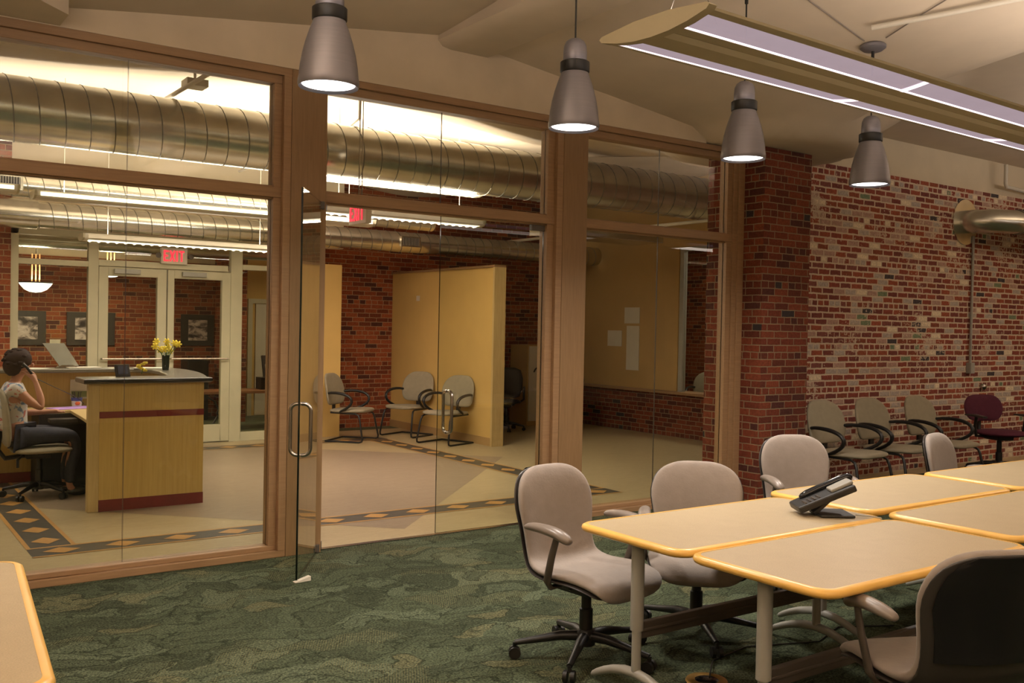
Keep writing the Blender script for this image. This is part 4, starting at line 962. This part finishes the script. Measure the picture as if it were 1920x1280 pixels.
# floor box
t = thing('floor_outlet', 'brass rimmed round floor outlet in the carpet under the tables', 'outlet', (3.37, -3.37, 0.0))
MB().lathe([(0.055, 0.008), (0.075, 0.012), (0.095, 0.008), (0.10, 0.0005)], seg=32).build('brass_ring', simple('brass', (0.5, 0.3, 0.08), 0.3, 0.8), t)
MB().lathe([(0.001, 0.01), (0.045, 0.012), (0.056, 0.008)], seg=32).build('cover', 'black_gloss', t)
tag(MB().tube([(3.40, -3.36, 0.012), (3.5, -3.28, 0.03), (3.6, -3.2, 0.006), (3.9, -3.15, 0.006), (4.3, -3.3, 0.006), (4.6, -3.2, 0.006), (4.9, -3.35, 0.006)], 0.004, 6).build('floor_cable', 'black'), 'black cable running over the carpet from the floor outlet', 'cable')

# ================================================================== ROOM LAMPS
def pendant(label):
    t = thing('pendant_lamp', label, 'pendant lamp', group='grey bell pendants in a row')
    # z=0 is the lamp's mouth
    prof = [(0.132, 0.012), (0.146, 0.0), (0.150, 0.012), (0.150, 0.03), (0.146, 0.05), (0.141, 0.10), (0.131, 0.16), (0.116, 0.22), (0.098, 0.275), (0.083, 0.315), (0.078, 0.33), (0.06, 0.332), (0.06, 0.30), (0.09, 0.2), (0.12, 0.08), (0.132, 0.012)]
    MB().lathe(prof, seg=40).build('lamp_shade', 'alu', t, smooth=50)
    MB().lathe([(0.082, 0.325), (0.086, 0.33), (0.086, 0.385), (0.08, 0.39), (0.06, 0.39), (0.06, 0.325), (0.082, 0.325)], seg=40).build('collar', 'black', t, smooth=50)
    MB().lathe([(0.066, 0.385), (0.07, 0.39), (0.07, 0.44), (0.066, 0.48), (0.055, 0.505), (0.035, 0.52), (0.012, 0.525), (0.001, 0.525)], seg=32).build('lamp_cap', 'alu', t, smooth=50)
    MB().lathe([(0.001, 0.018), (0.07, 0.016), (0.13, 0.013)], seg=40).build('lens', 'lens', t, smooth=60)
    MB().cyl((0, 0, 0.52), (0, 0, 1.02), 0.0055, 8).build('cord', 'black', t)
    MB().lathe([(0.001, 0.985), (0.07, 0.99), (0.095, 1.01), (0.095, 1.03), (0.07, 1.05), (0.001, 1.05)], seg=24).build('canopy', 'alu', t, smooth=50)
    MB().lathe([(0.012, 0.93), (0.012, 0.99)], seg=12).build('cord_sleeve', 'black', t)
    return t
lamps = [((1.985, -2.08), 2.81, 'grey bell pendant nearest the viewer, at top left of the row'), ((3.535, -2.08), 2.815, 'grey bell pendant, second from the left, before the right oak post'), ((5.00, -2.08), 2.805, 'grey bell pendant, third from the left, below the long fixture'), ((6.42, -2.08), 2.775, 'grey bell pendant farthest right, before the mottled brick wall')]
p0 = None
for (xy, z, lb) in lamps:
    if p0 is None: p0 = pendant(lb); o = p0; o.location = (*xy, z)
    else: o = dup(p0, (*xy, z), 0, lb, 'grey bell pendants in a row')
for o in [q for q in COL.objects if q.name.startswith('pendant_lamp')]:
    dz = ceil_z(o.location.x, o.location.y)-o.location.z-1.035
    for c in o.children:
        if c.name.startswith(('canopy', 'cord_sleeve')): c.location.z = dz
        elif c.name.startswith('cord'): k_ = (0.5+dz)/0.5; c.scale.z = k_; c.location.z = 0.52*(1-k_)
for (xy, z, lb) in lamps:
    l = bpy.data.lights.new('pendant_bulb', 'AREA'); l.shape = 'DISK'; l.size = 0.24; l.energy = P_PEND; l.color = (1, 0.9, 0.8); l.spread = math.radians(150)
    o = bpy.data.objects.new('pendant_bulb', l); COL.objects.link(o); o.location = (xy[0], xy[1], z+0.005)

# long wing fixture over the tables
def wing_fixture(label, x0, y, z, L, group=None, rz=0.0, mul=1.0, dn=1.0):
    t = thing('wing_light_fixture', label, 'ceiling light', (x0, y, z), rz, group=group)
    Wd = 0.30
    def zc(v): return 0.032*(abs(v)/Wd)**2        # wing curve, centre lowest
    def strip(v0, v1, th, name, mat, xa=0.02, xb=L, par=t, n=6, lift=0.0):
        rg = []
        for k in range(n+1):
            v = v0+(v1-v0)*k/n; rg.append((v, zc(v)+lift))
        prof = rg+[(v, z_+th) for v, z_ in reversed(rg)]
        return MB().loft([[Vector((xa, a, b_)) for a, b_ in prof], [Vector((xb, a, b_)) for a, b_ in prof]]).build(name, mat, par, smooth=40)
    strip(-0.30, -0.265, 0.012, 'edge_rail', 'fix'); strip(0.265, 0.30, 0.012, 'edge_rail', 'fix')
    strip(-0.125, 0.125, 0.035, 'centre_body', 'fix', n=10)
    strip(-0.07, -0.01, 0.01, 'body_groove', 'whitepaint', lift=-0.0015)
    cuts = [0.05, 1.62, 3.2, 5.15, 6.85]
    for s in (-1, 1):
        strip(*((s*0.125, s*0.265) if s > 0 else (-0.265, -0.125)), 0.002, 'lens_strip', 'film', lift=0.008)
        for c in cuts[1:-1]: 
            strip(*((0.125, 0.265) if s > 0 else (-0.265, -0.125)), 0.012, 'lens_joint', 'tube_pink', xa=c-0.012, xb=c+0.012)
        vv = 0.262 if s > 0 else -0.128
        vv2 = vv+0.005 if s < 0 else vv
    strip(0.253, 0.265, 0.004, 'glow_line', 'tube_pink', lift=0.002); strip(-0.135, -0.125, 0.004, 'glow_line', 'tube_pink', lift=0.002)
    prof = [(-0.315, 0.045), (-0.30, 0.03), (-0.2, 0.006), (-0.1, -0.008), (0, -0.012), (0.1, -0.008), (0.2, 0.006), (0.30, 0.03), (0.315, 0.045), (0.30, 0.056), (0.1, 0.075), (-0.1, 0.075), (-0.30, 0.056)]
    for xx in (-0.02, L):
        MB().loft([[Vector((xx, a, b_)) for a, b_ in prof], [Vector((xx+0.045, a, b_)) for a, b_ in prof]]).build('end_cap', 'fix', t, smooth=40)
    MB().cyl((0.1, 0.06, 0.06), (L-0.1, 0.06, 0.06), 0.013).build('tube', 'tube_pink', t)
    for xx in (0.2, L-0.6):
        mb = MB(); zt = ceil_z(x0+xx, y)-z
        mb.cyl((xx, -0.07, 0.24), (xx, 0.07, 0.24), 0.006, 6, mi=1)
        for s in (-1, 1): mb.cyl((xx, s*0.16, 0.05), (xx, s*0.07, 0.24), 0.0022, 5); mb.cyl((xx, s*0.07, 0.24), (xx, s*0.07, zt), 0.0022, 5)
        mb.build('hanger', ['chrome', 'dark'], t)
    area_light('lamp', (L/2, 0, 0.11), L*0.96, 0.35, P_FIX_UP*mul, PINK, t, up=True)
    area_light('lamp', (L/2, 0, -0.02), L*0.96, 0.35, P_FIX_DN*dn, PINK, t)
    return t
wing_fixture('long wing shaped suspended light over the conference tables', 2.75, -3.575, 2.86, 5.6, mul=0.42, rz=math.radians(1.5))
wing_fixture('unseen wing shaped light added beyond the right edge to light the brick wall', 9.9, -3.5, 2.86, 5.2, mul=1.6, dn=3.5)  # added out of view so the mottled brick wall gets enough light
wing_fixture('unseen wing shaped light added behind the viewer to light the ceiling', -2.5, -7.4, 2.90, 7.0, mul=3.0)  # unseen extra fixture, powered up to even out the ceiling brightness
wing_fixture('unseen wing shaped light added at upper left to brighten beam and ceiling', -3.6, -3.6, 2.86, 5.1, mul=2.2, dn=0.15)  # extra fixture above the view, added to lift the beam and left ceiling

# ceiling pipes and conduits in the room
pipe('ceiling_pipe', [(x_, y_, ceil_z(x_, y_)-0.035) for x_, y_ in ((6.08, -2.3), (6.3, -2.75), (6.5, -3.17), (7.0, -4.2), (7.6, -5.4))], 0.02, 'whitepaint', 'cream pipe under the ceiling passing the last pendant canopy')
pipe('conduit', [(x_, y_, ceil_z(x_, y_)-0.012) for x_, y_ in ((6.28, -2.1), (5.9, -2.17), (5.5, -2.24), (5.0, -2.33), (4.6, -2.4))], 0.005, 'armpad', 'thin conduit running left from the last pendant canopy')
pipe('conduit', [(x_, y_, ceil_z(x_, y_)-0.012) for x_, y_ in ((6.36, -2.23), (6.22, -2.6), (6.12, -2.9), (6.0, -3.3))], 0.005, 'armpad', 'thin conduit running right from the last pendant canopy')
t = thing('wall_duct', 'round galvanised duct entering the mottled brick wall', 'duct', (11.85, 0.25, 3.10))
MB().lathe([(0.001, 0), (0.29, 0.0), (0.29, 0.02), (0.001, 0.02)], seg=36).build('wall_flange', 'galv', t).rotation_euler = (PI/2, 0, 0)
mb = MB(); mb.tube([(0, 0, 0), (0.0, -0.15, 0), (0.12, -0.33, 0), (0.4, -0.45, 0), (3.0, -0.47, 0)], 0.15, 28); mb.build('duct_body', 'galv', t, smooth=60)
for x in (0.42, 1.2, 1.5): MB().tube([(x, -0.46+0.156*math.cos(a), 0.156*math.sin(a)) for a in [2*PI*k/24 for k in range(24)]], 0.006, 5, loop=True).build('duct_seam', 'seam', t)
MB().box(0.5, 1.1, -0.635, -0.56, -0.07, 0.09).build('grille', 'black', t, smooth=0)
t = thing('wall_conduit', 'grey electrical conduit with a switch box on the mottled brick wall', 'conduit', (12.02, 0.22, 0))
MB().cyl((0, 0, 1.28), (0, 0, 2.93), 0.017, 10).build('conduit_pipe', 'leg', t)
MB().box(-0.045, 0.045, -0.04, 0.03, 1.16, 1.30).build('switch_box', 'leg', t, smooth=0, bevel=0.005)
pipe('white_pipe', [(12.55, 0.1, 3.90), (12.55, 0.1, 3.65), (12.58, 0.1, 3.61), (13.6, 0.1, 3.58)], 0.025, 'whitepaint', 'white bent pipe in front of the plaster band at the right edge')
tag(MB().ell((12.35, 0.22, 0.98), (0.045, 0.045, 0.045), 12).build('steel_stud', 'chrome'), 'small round steel stud on the brick wall above the plum chair', 'stud')

# ================================================================== PERSON
def skin_obj(name, verts, edges, radii, mat, parent=None, sub=2):
    me = bpy.data.meshes.new(name); me.from_pydata(verts, edges, []); me.update()
    o = bpy.data.objects.new(name, me); COL.objects.link(o); me.materials.append(MT[mat] if isinstance(mat, str) else mat)
    if parent: o.parent = parent
    md = o.modifiers.new('skin', 'SKIN'); md.use_smooth_shade = True
    for i, r in enumerate(radii):
        sv = me.skin_vertices[0].data[i]; sv.radius = (r, r) if isinstance(r, (int, float)) else r
        sv.use_root = (i == 0)
    s = o.modifiers.new('sub', 'SUBSURF'); s.levels = sub; s.render_levels = sub
    return o
def chain(V_, E_, R_, pts, start=None):
    prev = start
    for p, r in pts:
        V_.append(p); R_.append(r); i = len(V_)-1
        if prev is not None: E_.append((prev, i))
        prev = i
    return prev
person = thing('person', 'seated person with dark hair holding a phone to the ear behind the reception desk', 'person', (0, 0, 0))
PY = 3.22
V_, E_, R_ = [], [], []
hip = chain(V_, E_, R_, [((1.34, PY, 0.58), 0.12)])
ch = chain(V_, E_, R_, [((1.33, PY, 0.70), 0.12), ((1.33, PY, 0.84), 0.125), ((1.335, PY, 0.97), 0.12)], hip)
nk = chain(V_, E_, R_, [((1.355, PY, 1.06), 0.05), ((1.375, PY, 1.12), 0.045)], ch)
hd_ = chain(V_, E_, R_, [((1.405, PY, 1.185), 0.072), ((1.41, PY, 1.25), 0.085), ((1.40, PY, 1.31), 0.07)], nk)
for s, kn in ((-1, 0), (1, 0)):
    hj = chain(V_, E_, R_, [((1.40, PY+s*0.09, 0.56), 0.085), ((1.60, PY+s*0.10, 0.57), 0.075), ((1.82, PY+s*0.10, 0.56), 0.058), ((1.84, PY+s*0.10, 0.46), 0.05), ((1.80, PY+s*0.10, 0.28), 0.045), ((1.80, PY+s*0.10, 0.10), 0.03), ((1.84, PY+s*0.10, 0.04), 0.035), ((1.95, PY+s*0.10, 0.035), 0.028)], hip)
# right arm (camera side): elbow down on the desk, hand at the ear
sh = chain(V_, E_, R_, [((1.35, PY-0.155, 1.005), 0.052), ((1.43, PY-0.19, 0.91), 0.043), ((1.545, PY-0.19, 0.825), 0.036), ((1.54, PY-0.17, 0.93), 0.033), ((1.505, PY-0.135, 1.06), 0.022), ((1.485, PY-0.12, 1.11), (0.022, 0.034))], ch)
palm = sh
for k in range(4):
    f0 = Vector((1.475-0.006*k, PY-0.118+0.0*k, 1.13+0.0*k))+Vector((0.016*(1.5-k)*1.0, 0, 0.006*(1.5-abs(k-1.5))))
    chain(V_, E_, R_, [(tuple(f0), 0.0095), (tuple(f0+Vector((-0.018, 0.012, 0.022))), 0.0085), (tuple(f0+Vector((-0.04, 0.022, 0.03))), 0.007)], palm)
chain(V_, E_, R_, [((1.465, PY-0.105, 1.115), 0.01), ((1.445, PY-0.095, 1.135), 0.008)], palm)
# left arm resting forward
lh = chain(V_, E_, R_, [((1.35, PY+0.155, 1.0), 0.052), ((1.38, PY+0.2, 0.88), 0.042), ((1.44, PY+0.2, 0.76), 0.036), ((1.58, PY+0.15, 0.765), 0.03), ((1.68, PY+0.12, 0.772), 0.022), ((1.73, PY+0.11, 0.772), (0.03, 0.018))], ch)
for k in range(4):
    chain(V_, E_, R_, [((1.76, PY+0.085+0.018*k, 0.770), 0.009), ((1.80-0.006*abs(k-1.5), PY+0.082+0.019*k, 0.764), 0.0075)], lh)
chain(V_, E_, R_, [((1.74, PY+0.075, 0.768), 0.009), ((1.765, PY+0.06, 0.765), 0.008)], lh)
skin_obj('body', V_, E_, R_, 'skin', person)
# face
mb = MB(); mb.ell((1.492, PY, 1.215), (0.02, 0.012, 0.02), 10); mb.build('nose', 'skin', person)
mb = MB()
for s in (-1, 1): mb.ell((1.474, PY+s*0.032, 1.245), (0.012, 0.012, 0.008), 8)
mb.build('eyes', 'dark', person); mb = MB(); mb.ell((1.475, PY, 1.175), (0.012, 0.022, 0.006), 8); mb.build('mouth', simple('lip', (0.3, 0.08, 0.06), 0.5), person)
mb = MB()
for s in (-1, 1): mb.ell((1.40, PY+s*0.082, 1.225), (0.018, 0.01, 0.028), 8)
mb.build('ears', 'skin', person)
# hair: cap of overlapping tufts
mb = MB(); mb.ell((1.375, PY, 1.265), (0.118, 0.108, 0.105), 20); mb.ell((1.335, PY, 1.21), (0.085, 0.1, 0.10), 16)
random.seed(5)
for k in range(46):
    a = random.uniform(0, 2*PI); el = random.uniform(-0.5, 1.35)
    d = Vector((math.cos(a)*math.cos(el), math.sin(a)*math.cos(el), math.sin(el)))
    if d.x > 0.45 and d.z < 0.45: continue
    c = Vector((1.37, PY, 1.26))+Vector((d.x*0.108, d.y*0.10, d.z*0.10)); mb.ell(c, (0.024, 0.022, 0.018), 8)
mb.build('hair', 'hair', person, smooth=180)
V_, E_, R_ = [], [], []
hip = chain(V_, E_, R_, [((1.335, PY, 0.60), (0.14, 0.15))]); ch = chain(V_, E_, R_, [((1.33, PY, 0.72), 0.137), ((1.33, PY, 0.85), 0.14), ((1.335, PY, 0.965), 0.132), ((1.35, PY, 1.04), 0.075)], hip)
c2 = 3
chain(V_, E_, R_, [((1.345, PY-0.15, 1.01), 0.062), ((1.41, PY-0.19, 0.935), 0.056)], c2); chain(V_, E_, R_, [((1.345, PY+0.15, 1.01), 0.062), ((1.375, PY+0.20, 0.91), 0.056)], c2)
skin_obj('shirt', V_, E_, R_, 'shirt', person)
V_, E_, R_ = [], [], []
hip = chain(V_, E_, R_, [((1.345, PY, 0.575), 0.128)])
for s in (-1, 1): chain(V_, E_, R_, [((1.42, PY+s*0.09, 0.565), 0.094), ((1.60, PY+s*0.10, 0.575), 0.085), ((1.83, PY+s*0.10, 0.565), 0.068), ((1.855, PY+s*0.10, 0.46), 0.06), ((1.81, PY+s*0.10, 0.28), 0.056), ((1.805, PY+s*0.10, 0.11), 0.048)], hip)
skin_obj('jeans', V_, E_, R_, 'jeans', person)
mb = MB()
for s in (-1, 1): mb.ell((1.88, PY+s*0.10, 0.042), (0.11, 0.045, 0.038), 14)
mb.build('shoes', 'black', person)
t = thing('telephone_handset', 'dark telephone handset held at the seated person’s ear', 'telephone', (0, 0, 0))
mb = MB(); mb.tube([(1.40, PY-0.105, 1.225), (1.43, PY-0.12, 1.20), (1.465, PY-0.125, 1.15), (1.475, PY-0.11, 1.12)], [0.018, 0.013, 0.012, 0.018], 10); mb.build('handset', 'black', t)
mb = MB(); mb.tube([(1.475, PY-0.11, 1.115), (1.56, PY-0.08, 1.07), (1.70, PY+0.1, 1.0), (1.85, PY+0.4, 0.93), (2.02, PY+0.72, 0.85), (2.1, PY+0.8, 0.78)], 0.004, 6); mb.build('coiled_cord', 'dark', t)
# receptionist chair
t = thing('receptionist_chair', 'sage task chair the seated person sits on', 'chair')
mb = MB(); rings = []
for (y, w_, th, z) in [(0.27, 0.13, 0.012, 0.44), (0.25, 0.2, 0.03, 0.44), (0.15, 0.25, 0.035, 0.445), (-0.05, 0.255, 0.035, 0.44), (-0.2, 0.22, 0.03, 0.44), (-0.24, 0.13, 0.01, 0.44)]:
    rings.append([Vector((w_*math.copysign(abs(math.cos(a))**0.6, math.cos(a)), y, z+th*math.sin(a))) for a in [2*PI*k/20 for k in range(20)]])
mb.loft(rings); mb.build('seat', 'fabric_g', t, smooth=180, sub=1)
mb = MB(); rings = []
for (z, w_, th, y) in [(0.48, 0.12, 0.012, -0.27), (0.50, 0.19, 0.03, -0.272), (0.62, 0.235, 0.035, -0.275), (0.8, 0.235, 0.035, -0.29), (0.95, 0.2, 0.03, -0.31), (1.0, 0.12, 0.012, -0.32)]:
    rings.append([Vector((w_*math.copysign(abs(math.cos(a))**0.6, math.cos(a)), y+th*math.sin(a), z)) for a in [2*PI*k/20 for k in range(20)]])
mb.loft(rings); mb.build('backrest', 'fabric_g', t, smooth=180, sub=1)
MB().tube([(0, -0.1, 0.39), (0, -0.28, 0.37), (0, -0.34, 0.45), (0, -0.32, 0.62)], 0.022, 8).build('back_bracket', 'black', t)
MB().tube([(0.05, -0.15, 0.39), (0.16, -0.2, 0.37), (0.17, -0.2, 0.30)], 0.012, 8).build('tilt_lever', 'black', t)
swivel_base(t, 0.30, 0.41)
t.location = (1.56, PY+0.0, 0); t.rotation_euler = (0, 0, -PI/2)
